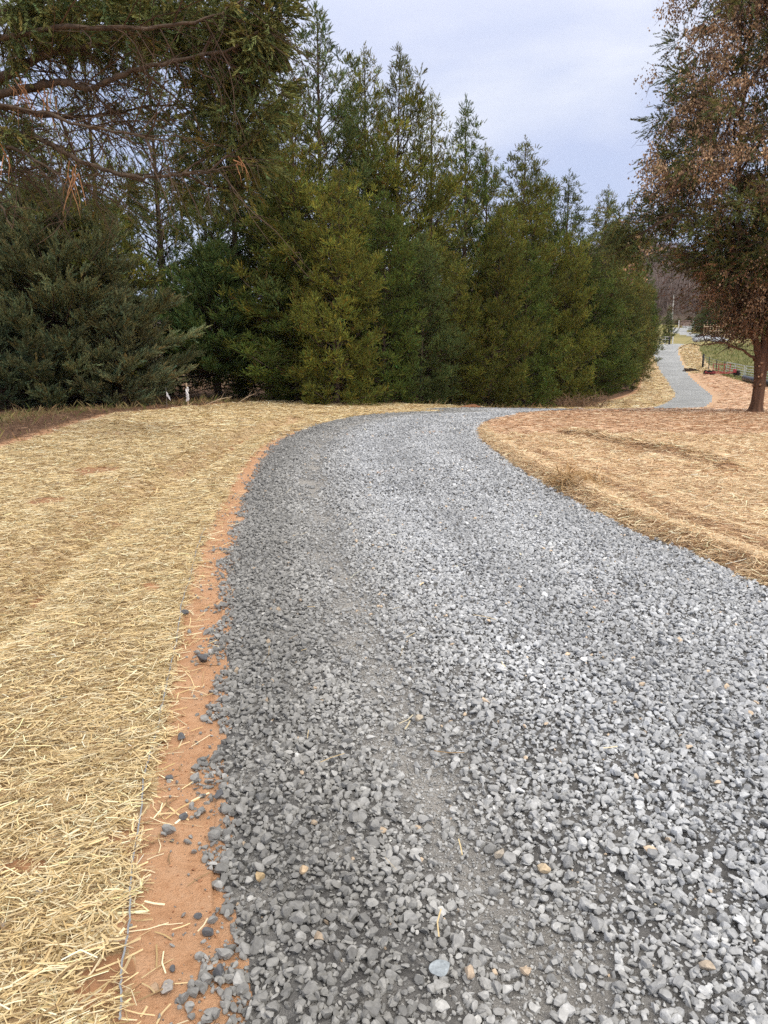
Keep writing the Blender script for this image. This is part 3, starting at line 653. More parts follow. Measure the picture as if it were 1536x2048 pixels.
for s, kw in enumerate([dict(Rr=2.7, nbr=175), dict(Rr=2.3, nbr=165, dens=.95), dict(Rr=2.1, nbr=150, dens=.85, sparse_top=.5, asc=1.15), dict(Rr=3.1, nbr=185, dens=1.05), dict(Rr=2.5, nbr=170, low=.05)]):
    wood, V, F, C = cedar_arrays(40+s, **kw)
    crown = mesh_np('crown', V, F, M_leaf, fcol=C, link=False); tr = wood.build('trunk', BARK_D, smooth_=True); COL.objects.unlink(tr)
    VAR.append((tr, crown))
TINT = dict(olive=(.37, .34, .20, 1), green=(.27, .32, .20, 1), blue=(.31, .35, .33, 1), pale=(.42, .40, .33, 1), gold=(.46, .42, .24, 1), dark=(.25, .27, .20, 1), brown=(.44, .35, .28, 1))
def cedar(px, top, Y, var, tint, label, wide=1., rz=None, group='cedars in the row left of the drive'):
    X = xat(px, Y); zg = float(H(np.array([X]), np.array([Y]), False)[0]); X = xat(px, Y, 3.); h = zat(top, Y)-zg
    e = empty('cedar_tree', (X, Y, zg-.05), label, 'tree', group, rz if rz is not None else rng.uniform(0, 6.28)); s = h/13.
    e.scale = (s**.75*wide, s**.75*wide, s); e.rotation_euler = (rng.normal(0, .022), rng.normal(0, .022), e.rotation_euler[2])
    for src in VAR[var]:
        o = src.copy(); COL.objects.link(o); o.parent = e; o.color = TINT[tint]
    return e
rows = [
 (655, -14, 29.5, 1, 'blue', 'tallest spire in the row, thin bluish leader cut by the top of the frame', 1.0),
 (736, 78, 31, 0, 'gold', 'twin topped golden green cedar, left one of the pair of tops', .85),
 (792, 92, 32.5, 4, 'olive', 'olive cedar forming the right one of the pair of tops', .85),
 (862, 160, 35, 2, 'pale', 'thin sparse pale cedar with sky showing through its top', 1.0),
 (926, 192, 37.5, 1, 'green', 'slim pointed green cedar between the sparse pale one and the broad olive one', .9),
 (978, 285, 40, 4, 'gold', 'short yellowish cedar tucked right of the slim pointed one', .85),
 (1035, 268, 44, 0, 'olive', 'broad olive cedar with single pointed top at the middle of the row slope', 1.0),
 (1072, 325, 47, 3, 'green', 'round shouldered green cedar leaning against the broad olive one', .7),
 (1122, 338, 51, 1, 'dark', 'dark narrow cedar with a thin double tip above the far bend', 1.1),
 (1186, 368, 56, 0, 'pale', 'greyish cedar ending the tall tops before the open sky gap', 1.0),
 (1214, 430, 61, 4, 'olive', 'olive cedar stepping down just right of the greyish one', 1.0),
 (1248, 470, 68, 3, 'brown', 'brown tinged cedar low beside the far straw bank', .9),
 (1266, 500, 75, 0, 'pale', 'pale olive cedar behind the branch tips of the leafy right tree', 1.0),
 (1284, 525, 83, 1, 'green', 'green cedar next to last in the far part of the row', .85),
 (1297, 565, 92, 3, 'dark', 'last dark cedar of the row by the white rail fence', .6),
 (610, 150, 28, 0, 'olive', 'dense olive cedar left of the tallest spire with drooping golden sprays', .95),
 (548, 190, 30, 4, 'dark', 'dark open cedar behind the end of the broken limb', .9),
 (480, 20, 30, 2, 'dark', 'sparse dark cedar with a bare lower trunk near the wooden stake', 1.0),
 (330, 60, 31, 2, 'dark', 'thin dark cedar seen through the near tree limbs', 1.1),
 (205, 20, 26, 2, 'olive', 'straight trunked sparse cedar behind the splintered limb', .9),
 (60, 120, 29, 4, 'dark', 'dark cedar at the far left behind the hanging branches', 1.2),
 (672, 320, 25.6, 3, 'gold', 'low broad golden cedar standing forward under the tallest spire', .82),
 (768, 370, 27.5, 0, 'green', 'mid height green cedar in front of the twin topped one', .85),
 (842, 450, 28.8, 3, 'blue', 'low bluish green cedar bulging forward at the bend of the drive', .72),
 (905, 520, 30.2, 4, 'gold', 'low feathery yellow green cedar nearest the bend', .95),
 (980, 400, 35, 3, 'olive', 'mid height olive cedar in front of the slim pointed one', .72),
 (1052, 470, 38.5, 0, 'green', 'low deep green cedar before the broad olive one', .95),
 (1130, 450, 44.5, 3, 'gold', 'leaning golden green cedar before the dark narrow one', .7),
 (1190, 510, 49.5, 4, 'green', 'low green cedar over the dry brush pile', 1.2),
 (1240, 560, 58, 0, 'dark', 'low dark cedar at the inner side of the far straw bank', 1.1),
 (590, 400, 27, 1, 'green', 'small green cedar filling the gap left of the golden forward one', 1.1),
]
for (px, top, Y, v, t, lb, wd) in rows: cedar(px, top, Y, v, t, lb, wd)

# two bushy conifers at the left, finer foliage
def bushy(px, top, Y, Rr, seed, base, label, nbr=200, dens=2.1, asc=.8, low=.03):
    X = xat(px, Y, 2.); zg = float(H(np.array([X]), np.array([Y]), False)[0]); h = zat(top, Y)-zg
    r = np.random.default_rng(seed); e = empty('conifer', (X, Y, zg-.05), label, 'tree')
    pos = []; dr = []; scl = []; ti = []; wood = MB(); tw = MB()
    wood.tube([(0, 0, 0), (.04, 0, h*.5), (0, 0, h*.98)], [.15, .09, .012], 7, False)
    for i in range(nbr):
        t = ((i+r.random())/nbr)**1.1; z0 = h*(low+(.93-low)*t); az = i*2.399+r.normal(0, .3)
        Lh = Rr*np.interp(t, [0, .12, .35, .7, 1], [.8, 1., .92, .58, .12])*r.uniform(.65, 1.15)*(1+.15*math.sin(3*az+t*7))
        up = Lh*np.interp(t, [0, .3, 1], [.12, .4, 1.1])*r.uniform(.6, 1.3)*asc
        p0 = np.array([0, 0, z0]); tip = np.array([Lh*math.cos(az), Lh*math.sin(az), z0+up]); mid = (p0+tip)/2-np.array([0, 0, .1*Lh])
        tw.tube([p0, mid, tip], [.014*Lh+.006, .008*Lh+.004, .004], 4, False)
        od = tip-mid; od /= np.linalg.norm(od); bt = math.exp(r.normal(0, .2)); side = np.cross(od, [0, 0, 1.]); side /= np.linalg.norm(side)
        for k in range(int(7*Lh)+2):
            u = r.uniform(.3, 1.03); q = p0*(1-u)**2+2*mid*u*(1-u)+tip*u*u; ls = r.uniform(.25, .7)*(1.2-.6*u)*Lh*.45+.1
            sd_ = od*.8+side*r.choice([-1, 1])*r.uniform(.1, .9)+np.array([0, 0, r.uniform(-.1, .5)]); sd_ /= np.linalg.norm(sd_); m = max(2, int(12*ls*dens))
            pos.append(q+sd_*ls*r.uniform(.1, 1.05, (m, 1))+r.normal(0, .04, (m, 3))); dr.append(sd_+od*.4+np.array([0, 0, .3])+r.normal(0, .38, (m, 3)))
            scl.append(r.uniform(.55, 1.0, m)); ti.append(np.full(m, bt*math.exp(r.normal(0, .12))))
    pos = np.vstack(pos); dr = np.vstack(dr); scl = np.concatenate(scl); ti = np.concatenate(ti)
    V, F, C = put_plumes(PL_B, pos, dr, scl, olive(len(pos), r, base, .1)*ti[:, None], r)
    c = mesh_np('crown', V, F, M_leaf, e, fcol=C); c.color = (1, 1, 1, 1)
    wood.build('trunk', BARK_D, e, True); tw.build('branches', TWIG, e)
bushy(110, 372, 25.0, 3.35, 91, (.150, .168, .078), 'broad blue green conifer with feathery sprays at the left edge', 260)
bushy(238, 560, 24.6, 1.45, 92, (.165, .18, .09), 'small grey green conifer bulging in front of the broad blue green one', 130)
bushy(432, 480, 29.0, 2.2, 93, (.105, .16, .048), 'bright green bushy conifer behind the survey flag', 190, 1.7, .8, .16)
bushy(-10, 640, 22.8, 1.5, 94, (.085, .115, .06), 'low dark conifer at the extreme left over the bare soil', 90, 1.2)

# near cedar whose limbs enter from the left; its trunk stands just outside the frame
def limb_tree():
    r = np.random.default_rng(3); Y0 = 13.5; tx = xat(-190, Y0, 5.)
    e = empty('limbed_cedar', (tx, Y0, 0), 'large near cedar with bare tangled limbs reaching in from the upper left', 'tree')
    o0 = np.array([tx, Y0, 0.])
    limbs = [
     ([(-60,190,13.5),(0,158,13.4),(54,129,13.2),(96,104,13.1),(142,96,13.),(250,79,13.2),(333,12,13.6),(400,-60,14)], .085),
     ([(-60,230,13.5),(0,190,13.3),(83,171,13.),(125,160,12.9),(166,177,12.8),(200,171,12.8),(250,146,12.6),(375,117,12.4),(460,100,12.3),(520,60,12.2)], .075),
     ([(-60,240,13.5),(0,208,13.7),(75,233,13.9),(166,233,14.1),(225,227,14.3),(333,205,14.5),(440,215,14.8)], .045),
     ([(-60,262,13.5),(42,267,13.2),(104,287,13.),(146,317,12.8),(217,342,12.6),(292,358,12.5),(358,348,12.4),(417,342,12.3),(479,329,12.2)], .05),
     ([(-60,330,13.5),(0,346,13.3),(42,337,13.2),(83,358,13.)], .03),
     ([(-60,280,13.5),(20,287,12.9),(83,329,12.6),(137,354,12.4),(166,367,12.3)], .032),
     ([(-60,360,13.5),(0,404,13.),(25,458,12.7)], .03),
     ([(-60,40,13.5),(60,20,13.8),(170,30,14.2),(300,-10,14.6),(430,-40,15)], .06),
     ([(-60,200,13.5),(60,215,12.4),(160,250,11.8),(260,268,11.6),(360,290,11.5)], .035),
     ([(-60,100,13.5),(40,70,12.8),(150,50,12.2),(280,60,12),(420,40,12),(500,-10,12)], .05)]
    tr = MB(); tr.tube([(0, 0, -.1), (.05, .02, 2), (-.05, 0, 5), (.03, 0, 8), (0, 0, 13)], [.34, .27, .22, .16, .04], 10, False); tr.build('trunk', BARK_R, e, True)
    nodes = []; LB = mat_noise('limb_bark', (.045, .035, .028), (.15, .115, .085), 1.0, .95, .1, .7, .03, 6, lambda nt: mapped(nt, (7, 7, 7)))
    for pts, r0 in limbs:
        w3 = np.array([P(*q) for q in pts])-o0; w3[0, :2] *= .2
        # resample smoothly and roughen
        t = np.linspace(0, len(w3)-1, len(w3)*5); q = np.stack([np.interp(t, np.arange(len(w3)), w3[:, k]) for k in range(3)], 1)
        ker = np.array([.2, .2, .2, .2, .2]); qq = q.copy()
        for k in range(3): qq[2:-2, k] = np.convolve(q[:, k], ker, 'valid')
        qq[1:-1] += r.normal(0, .012, (len(qq)-2, 3))
        MB().tube(qq, np.linspace(r0, r0*.22, len(qq))*np.exp(r.normal(0, .09, len(qq))), 7).build('limb', LB, e, True); nodes.append(qq[4:])
    nodes = np.vstack(nodes)
    tw = MB(); pos = []; dr = []
    # bare twigs all along the limbs
    for i in range(400):
        p = nodes[r.integers(len(nodes))]
        if p[2] < 4.6 and r.random() < .6: continue
        d = np.array([r.uniform(.1, 1.2), r.normal(0, .5), r.normal(-.15, .55)]); d /= np.linalg.norm(d); ln = r.uniform(.5, 2.2)
        a = p; pl = [a]
        for k in range(5): d = d+r.normal(0, .16, 3)+np.array([0, 0, -.05]); d /= np.linalg.norm(d); a = a+d*ln/5; pl.append(a)
        tw.tube(pl, np.linspace(.011, .003, 6)*r.uniform(.7, 1.3), 3, False)
        for k in range(2):
            s_ = pl[r.integers(1, 5)]; d2 = d+r.normal(0, .6, 3); d2 /= np.linalg.norm(d2); l2 = r.uniform(.2, .7)
            tw.tube([s_, s_+d2*l2*.5+r.normal(0, .03, 3), s_+d2*l2+np.array([0, 0, -.05])], [.006, .004, .002], 3, False)
    # foliage masses (photo pixel, radius in pixels, distance, number of sprays)
    cl = [(20,10,80,12.6,190),(90,0,80,12.8,190),(150,30,60,12.6,120),(220,10,70,12.8,170),(300,40,60,12.8,120),(30,100,45,13,60),(30,30,70,13.6,150),(120,45,70,13.5,140),(60,85,50,14.5,60),(190,60,70,14,190),(270,30,70,13.8,210),(340,75,60,13.2,170),(400,30,75,13,260),(470,50,80,12.6,330),(520,70,65,12.4,260),(545,20,55,12.4,170),(460,130,70,12.8,200),(515,160,60,12.6,160),(430,190,60,13,110),
          (480,235,65,12.8,150),(525,230,50,12.6,80),(400,250,50,13.2,90),(445,300,60,13,130),(500,315,45,12.8,110),(345,250,45,14,50),(150,95,40,14.6,50),(250,110,50,14.6,70),(390,140,50,13.4,120),(330,345,50,13.2,60),(420,370,60,13.4,110),(480,380,50,13.4,90),(360,400,60,14,70),
          (10,265,45,13,60),(60,250,40,14,30),(240,205,50,14.6,45),(170,200,40,14.8,30),(60,380,60,14.6,60),(170,380,70,14.8,90),(250,400,70,14.8,90),(10,140,40,14.4,50),(560,200,40,12.8,60),(100,20,80,15.5,110),(250,70,90,16,150),(420,90,100,16,190),(360,0,80,14,180),(300,170,60,16,60)]
    for (px, py, rp, Y, n) in cl:
        c = P(px, py, Y)-o0; rr_ = rp/FPX*Y; n = int(n*1.55)
        nn = nodes[np.argmin(np.linalg.norm(nodes-c-np.array([-.4, 0, 0]), axis=1))]
        mid = (nn+c)/2+r.normal(0, .08, 3); tw.tube([nn, mid, c], [.02, .014, .008], 4, False)
        nt2 = max(4, n//12); per = max(1, n//nt2)
        for k in range(nt2):
            d = r.normal(size=3); d /= np.linalg.norm(d); q = c+d*rr_*r.uniform(.35, 1.05)*np.array([1, 1.2, 1]); tw.tube([c+(q-c)*.15, (q+c)/2+r.normal(0, .04, 3), q], [.007, .005, .003], 3, False)
            g = r.uniform(.4, 1.0, per)[:, None]; pos.append(c+(q-c)*g+r.normal(0, .08, (per, 3))); dr.append(np.tile(d*.7+np.array([.25, 0, -.1]), (per, 1))+r.normal(0, .35, (per, 3)))
    pos = np.vstack(pos); dr = np.vstack(dr)
    V, F, C = put_plumes(PL_B, pos, dr, r.uniform(.55, 1.0, len(pos)), olive(len(pos), r, (.15, .175, .06), .25), r)
    f = mesh_np('crown', V, F, M_leaf, e, fcol=C); f.color = (1, 1, 1, 1)
    tw.build('twigs', TWIG, e)
    # torn orange wood where limbs were broken
    M_spl = mat_noise('torn_wood', (.26, .11, .05), (.50, .29, .15), 25, .8, .15, .3, .01)
    for nm, px, py, Y, n, dx, ln in [(0, 45, 183, 12.9, 13, .4, .24), (1, 148, 352, 12.25, 8, .25, .27), (2, 96, 188, 12.8, 6, .6, .30), (3, 478, 330, 12.1, 4, .9, .10), (4, 12, 322, 12.8, 4, .25, .18)]:
        sp = MB(); c = P(px, py, Y)-o0
        for k in range(n):
            a = c+r.normal(0, .07, 3); d = np.array([r.normal(dx*.4, .3), r.normal(0, .25), -r.uniform(.4, 1.1)]); d /= np.linalg.norm(d); l = ln*r.uniform(.5, 1.9)
            sp.tube([a-d*.1, a+d*l*.4+r.normal(0, .02, 3), a+d*l*.75+np.array([0, 0, -.05]), a+d*l+np.array([0, 0, -.12])], [.009, .007, .004, .0015], 4)
        sp.build('splintered_wood', M_spl, e)
limb_tree()

# tree on the right with copper leaves
def right_tree():
    r = np.random.default_rng(8); Y0 = 22.6; tx = xat(1511, Y0); zg = float(H(np.array([tx]), np.array([Y0]))[0]); o0 = np.array([tx, Y0, zg-.03])
    e = empty('leafy_cedar', tuple(o0), 'tall tree at the right with copper brown leaves and lopped reddish trunk', 'tree')
    # trunk with flared foot and knobs
    th = np.arange(20)/20*2*math.pi; V = []; zs = np.linspace(0, 1.75, 26)
    for z in zs:
        rr_ = .165+.13*math.exp(-z/.12)+.03*sstep((z-1.0)/.6); fl = 1+.10*np.sin(5*th+z)*math.exp(-z/.25)+.05*np.sin(3*th+z*2)+.03*np.sin(9*th+z*1.2)+r.normal(0, .008, 20)
        V.append(np.stack([rr_*fl*np.cos(th)+.03*z+.02*math.sin(z*3), rr_*fl*np.sin(th), np.full(20, z)], 1))
    V = np.vstack(V); F = [(i*20+j, i*20+(j+1) % 20, (i+1)*20+(j+1) % 20, (i+1)*20+j) for i in range(25) for j in range(20)]
    mesh_np('trunk', V, F, BARK_R, e, smooth_=True)
    M_cut = mat_noise('cut_wood', (.42, .22, .12), (.60, .38, .24), 20, .8, .1, 0)
    for k in range(9):
        a = r.uniform(-3.0, .2); z = r.uniform(.75, 1.65); p = np.array([.17*math.cos(a)+.03*z, .17*math.sin(a), z]); d = np.array([math.cos(a), math.sin(a), .35]); d /= np.linalg.norm(d)
        s = MB().tube([p-d*.05, p+d*.07], [.045, .036], 8).build('branch_stub', BARK_R, e, True)
        s2 = MB().tube([p+d*.069, p+d*.075], [.03, .029], 8).build('cut_face', M_cut, s)
    stems = [([(0,0,1.6),(.3,.1,3),(.5,.2,6),(.7,0,10),(.6,0,14.5)], .15), ([(0,0,1.55),(-.45,-.1,2.6),(-.9,.1,5),(-1.1,.3,8.5),(-.9,.3,12)], .11), ([(.05,0,1.6),(.9,-.2,2.6),(1.8,-.3,5),(2.2,0,9)], .10),
             ([(-.05,0,1.5),(-.7,-.3,1.85),(-1.5,-.5,2.05),(-2.0,-.6,1.95)], .045), ([(.1,0,1.2),(.7,-.3,1.75),(1.3,-.5,2.3)], .05)]
    nodes = []
    for pts, r0 in stems:
        w3 = np.array(pts, float); t = np.linspace(0, len(w3)-1, len(w3)*6); q = np.stack([np.interp(t, np.arange(len(w3)), w3[:, k]) for k in range(3)], 1)
        q[1:-1] += r.normal(0, .02, (len(q)-2, 3)); MB().tube(q, np.linspace(r0, r0*.25, len(q)), 8).build('stem', BARK_R, e, True); nodes.append(q)
    env = lambda z: np.interp(z, [2.2, 3.2, 4.2, 5.2, 6.5, 9, 11, 13, 15.5], [.8, 1.5, 2.6, 3.9, 4.25, 3.8, 3.15, 2.6, 1.0])
    tw = MB(); gp, gd, bp, bd = [], [], [], []; dp = []; core = np.vstack(nodes)
    for i in range(95):
        z = 2.6+10.5*(i+r.random())/95; az = i*2.4; rad_ = env(z)*r.uniform(.55, .95); q = np.array([.35+rad_*math.cos(az), rad_*math.sin(az)*.9, z])
        s0 = core[np.argmin(np.abs(core[:, 2]-(z-.25*rad_))+.25*np.linalg.norm(core[:, :2]-q[:2], axis=1))]
        t = np.linspace(0, 1, 9)[:, None]; pl = s0*(1-t)+q*t+np.array([0, 0, .25])*np.sin(t*math.pi)+np.vstack([np.zeros(3), r.normal(0, .05, (8, 3))]); tw.tube(pl, np.linspace(.045, .010, 9), 5, False); nodes.append(pl[2:])
    nodes = np.vstack(nodes)
    for i in range(1300):
        z = 2.6+12.3*r.random()**1.15; az = r.uniform(0, 6.28); rad_ = env(z)*(r.random()**.42)*r.uniform(.8, 1.08)
        c = np.array([.35+rad_*math.cos(az), rad_*math.sin(az)*.9, z])
        if i < 20: c = P(r.choice([1232, 1255, 1285, 1312, 1335]), r.uniform(440, 515), Y0+r.uniform(-.6, .6))-o0
        nn = nodes[np.argmin(np.linalg.norm((nodes-c)*np.array([1, 1, .8])+np.array([0, 0, .2]), axis=1)+r.uniform(0, .5, len(nodes)))]
        tw.tube([nn, (nn+c)/2+np.array([0, 0, -.08])+r.normal(0, .08, 3), c], [.015, .011, .006], 3, False)
        left = -(c[0]-.35)/4.0
        if z < 3.9 and r.random() < .8: typ = 'bare'
        else:
            pb = .22+.40*(z > 6.4)*(left > -.1)+.02*(z > 8.5)-.2*(z < 5.5)-.1*(left < -.3); typ = 'brown' if r.random() < pb else ('green' if r.random() < .72 else 'bare')
        if i < 20: typ = 'green'
        rc = r.uniform(.35, .7)
        if typ == 'green':
            m = int(90*rc); d = r.normal(size=(m, 3)); d /= np.linalg.norm(d, axis=1)[:, None]; gp.append(c+d*rc*r.uniform(.15, 1, (m, 1))*np.array([1, 1, .75])); gd.append(d*.7+np.array([math.cos(az)*.5, math.sin(az)*.5, -.05]))
        for k in range(3 if typ != 'bare' else 6):
            d = r.normal(size=3)+np.array([math.cos(az)*.7, math.sin(az)*.7, -.45]); d /= np.linalg.norm(d); ln = rc*r.uniform(.7, 1.8)
            tw.tube([c, c+d*ln*.5+r.normal(0, .04, 3), c+d*ln+np.array([0, 0, -.15*ln])], [.008, .006, .003], 3, False)
        if typ != 'green' or r.random() < .5:
            # leaf-hung hanging strings
            ns = {'brown': 19, 'bare': 8, 'green': 5}[typ]
            for k in range(ns):
                d = r.normal(0, .5, 3)+np.array([math.cos(az)*.8, math.sin(az)*.8, -.2]); d /= np.linalg.norm(d); ln = rc*r.uniform(.6, 1.5); m = int(15*ln)+3
                uu = r.uniform(.1, 1, m)[:, None]; bp.append(c+d*ln*uu+np.array([0, 0, -.3])*uu*uu*ln+r.normal(0, .055, (m, 3)))
    gp = np.vstack(gp); gd = np.vstack(gd); V, F, C = put_plumes(PL_B, gp, gd+r.normal(0, .25, gd.shape), r.uniform(.6, 1.05, len(gp)), olive(len(gp), r, (.125, .145, .05), .28), r)
    o = mesh_np('crown', V, F, M_leaf, e, fcol=C); o.color = (1, 1, 1, 1)
    bp = np.vstack(bp); n = len(bp); l = r.uniform(.05, .09, n); Rm = rotm(r.uniform(0, 6.28, n), r.uniform(.5, 1.5, n), r.uniform(-1, 1, n))
    base = np.array([(0,0,0),(.45,.34,.03),(1,0,-.06),(.45,-.34,.03)]); V = np.einsum('nij,kj->nki', Rm, base)*l[:, None, None]+bp[:, None]
    pal = np.array([(.40,.26,.155),(.56,.41,.25),(.25,.16,.11),(.47,.34,.23),(.17,.12,.09)])[r.choice(5, n, p=[.32,.2,.2,.13,.15])]
    dk = np.clip((bp[:, 2]-3.5)/4, .45, 1)[:, None]*0+1
    mesh_np('dead_leaves', V.reshape(-1, 3), np.arange(4*n).reshape(-1, 4), M_dead, e, fcol=pal*np.exp(r.normal(0, .22, (n, 1)))*dk)
    # low reddish dead sprays beneath the crown
    m = 2600; z = r.uniform(2.1, 4.8, m); az = r.uniform(0, 6.28, m); rad_ = np.interp(z, [1.7, 2.4, 3.4, 4.6], [1.6, 2.3, 3.0, 3.4])*r.random(m)**.6
    pp = np.stack([.2+rad_*np.cos(az), rad_*np.sin(az), z], 1); cell = fnoise(pp[:, 0]*1.+pp[:, 1], pp[:, 2], .9, 71) > -.15; pp = pp[cell]; az = az[cell]; dd = np.stack([np.cos(az), np.sin(az), np.full(len(az), -.3)], 1)+r.normal(0, .5, (len(az), 3))
    V, F, C = put_plumes(PL_B[:, ::2], pp, dd, r.uniform(.6, 1.1, len(pp)), np.array([(.20, .10, .055), (.15, .08, .05), (.12, .10, .04)])[r.integers(0, 3, len(pp))]*np.exp(r.normal(0, .25, (len(pp), 1))), r)
    o = mesh_np('dead_sprays', V, F, M_dead, e, fcol=C)
    for i in range(300):
        z = r.uniform(1.9, 4.2); az = r.uniform(0, 6.28); q = np.array([.2+math.cos(az)*r.uniform(.5, 2.8), math.sin(az)*r.uniform(.5, 2.6), z]); nn = nodes[np.argmin(np.linalg.norm(nodes-q, axis=1))]
        tw.tube([nn, (nn+q)/2+r.normal(0, .12, 3), q, q+np.array([math.cos(az)*.3, math.sin(az)*.3, -.2])], [.014, .010, .007, .003], 3, False)
    tw.build('twigs', TWIG, e)
right_tree()

# ------------------------------------------------------------------ understory, grass, brush
def blades(p, h0, w0, r, pal, lean=.5):
    n = len(p); a = r.uniform(0, 6.28, n); h = h0*np.exp(r.normal(0, .35, n)); ln = r.normal(0, lean, (n, 2))*h[:, None]; s = np.stack([np.cos(a), np.sin(a)], 1)*w0*.5
    z = H(p[:, 0], p[:, 1], True)-.01; V = np.empty((n, 4, 3))
    V[:, 0, :2] = p-s; V[:, 1, :2] = p+s; V[:, 2, :2] = p+s*.6+ln*.4; V[:, 3, :2] = p+ln
    V[:, 0, 2] = z; V[:, 1, 2] = z; V[:, 2, 2] = z+h*.6; V[:, 3, 2] = z+h
    c = np.array(pal)[r.integers(0, len(pal), n)]*np.exp(r.normal(0, .2, (n, 1))); return V.reshape(-1, 3), np.arange(4*n).reshape(-1, 4), c
M_gb = mat_tinted('grass_blades', .8, .2, trans=.25)
r = np.random.default_rng(21)
n = 60000; p = np.stack([r.uniform(-13, 12, n), r.uniform(14, 48, n)], 1); dl = seg_dist(p, MATL)
ls = ~inside(p, np.vstack([MATL, [(60, 103), (60, -3)]])); off_ = np.interp(p[:, 0], [-12, -7, -4, 0], [3.0, 1.6, .5, .3])
k = ls & (r.random(n) < np.exp(-((dl-off_)/.75)**2)*.8+.05*(dl < 4)); p = p[k]
V, F, C = blades(p, .14, .012, r, [(.42, .33, .17), (.30, .24, .10), (.15, .17, .05), (.36, .22, .12)])
tag(mesh_np('grass', V, F, M_gb, fcol=C), 'dry and green grass fringe at the foot of the cedars', 'grass', kind='stuff')
n = 45000; p = np.stack([r.uniform(28, 60, n), r.uniform(58, 101, n)], 1); q_ = p[:, 0]-np.interp(p[:, 1], RCs[:, 1], RCs[:, 0]); p = p[q_ > np.interp(p[:, 1], [58, 62, 74, 110], [9, 6.5, 4.4, 4.0])-.3]
V, F, C = blades(p, .16, .05, r, [(.16, .19, .05), (.26, .24, .09), (.10, .14, .03), (.34, .29, .14)])
tag(mesh_np('grass', V, F, M_gb, fcol=C), 'short green pasture grass beyond the clay field and gates', 'grass', kind='stuff')
# leaf and twig litter on the bare soil at the left
n = 26000; p = np.stack([r.uniform(-13, 2, n), r.uniform(11, 30, n)], 1); ls = ~inside(p, np.vstack([MATL, [(60, 103), (60, -3)]])); p = p[ls]
res = straws(p, .09, .012, .02, r, 0, 1, [(.4, (.26, .15, .09)), (.3, (.42, .27, .17)), (.3, (.12, .07, .05))], .3, .2)
tag(mesh_np('leaf_litter', res[0], res[1], M_dead, fcol=res[2]), 'brown twigs and leaves littering the bare soil at left', 'litter', kind='stuff')
# scrub behind the trunks
SC = MB(); rr2 = np.random.default_rng(22); lv = []
for i in range(900):
    X = rr2.uniform(-22, 6); Y = rr2.uniform(33, 46)+max(0, X)*1.1; z = float(H(np.array([X]), np.array([Y]), False)[0]); hh = rr2.uniform(.8, 2.4); d = rr2.normal(0, .25, 2)
    SC.tube([(X, Y, z), (X+d[0]*.5*hh, Y+d[1]*.5*hh, z+hh*.5), (X+d[0]*hh*1.3, Y+d[1]*hh*1.3, z+hh)], [.016, .012, .005], 3, False)
    for k in range(7): lv.append((X+d[0]*hh+rr2.normal(0, .35), Y+rr2.normal(0, .35), z+hh*rr2.uniform(.2, 1.1)))
sb = SC.build('scrub', mat_noise('scrub_stems', (.20, .16, .11), (.38, .33, .22), 2, .9, .1, 0)); tag(sb, 'bare pale scrub stems in the field behind the cedar trunks', 'scrub', kind='stuff')
lv = np.array(lv); n = len(lv); Rm = rotm(rr2.uniform(0, 6.28, n), rr2.uniform(-1.5, 1.5, n), rr2.uniform(-1, 1, n)); base = np.array([(0,0,0),(.5,.3,0),(1,0,0),(.5,-.3,0)])
V = np.einsum('nij,kj->nki', Rm, base)*.16+lv[:, None]
o = mesh_np('scrub_leaves', V.reshape(-1, 3), np.arange(4*n).reshape(-1, 4), M_dead, fcol=np.array([(.40, .36, .22), (.28, .30, .12), (.45, .40, .3)])[rr2.integers(0, 3, n)], parent=sb)
# dry brush pile under the low green cedar
bp = MB(); bx, by = xat(1135, 44), 41.5
bzg = float(H(np.array([bx]), np.array([by]), False)[0])
for i in range(260):
    a = rr2.uniform(0, 3.14); l = rr2.uniform(.5, 1.5); c = np.array([rr2.normal(0, .8), rr2.normal(0, .5), 0]); d = np.array([math.cos(a)*.7, rr2.normal(0, .4), rr2.uniform(.3, 1.1)]); d /= np.linalg.norm(d)
    bp.tube([c, c+d*l*.5+rr2.normal(0, .05, 3), c+d*l+np.array([0, 0, -.25*l])], [.014, .011, .005], 3, False)
o = bp.build('brush_pile', mat_noise('dry_brush', (.14, .09, .06), (.30, .2, .13), 3, .9, .1, 0)); o.location = (bx, by, bzg); tag(o, 'tangle of dry brown brush under the low cedar beyond the bend', 'brush', kind='stuff')
# clods and soil ridge at the verge
M_clod = mat_noise('clay_clod', (.24, .11, .06), (.42, .22, .12), 14, .95, .1, .5, .01)
for i, (px, py, s, lb) in enumerate([(288,803,.16,'reddish soil clod on the bare ground left of the flag'),(800,797,.2,'clay clod under the forward cedars above the bend'),(945,803,.22,'larger red clay clod at the cedar foot right of the bend'),(930,805,.14,'small red clay clod beside the larger one at the bend')]):
    X, Y = G(px, py+3); V = I3[0]*(1+.12*np.random.default_rng(i).normal(size=(len(I3[0]), 1)))*np.array([1.3, .8, .5])*s
    o = mesh_np('clay_clod', V, I3[1], M_clod); o.location = (X, Y, float(H(np.array([X]), np.array([Y]))[0])+s*.2); tag(o, lb, 'clod', 'clay clods at the verge')

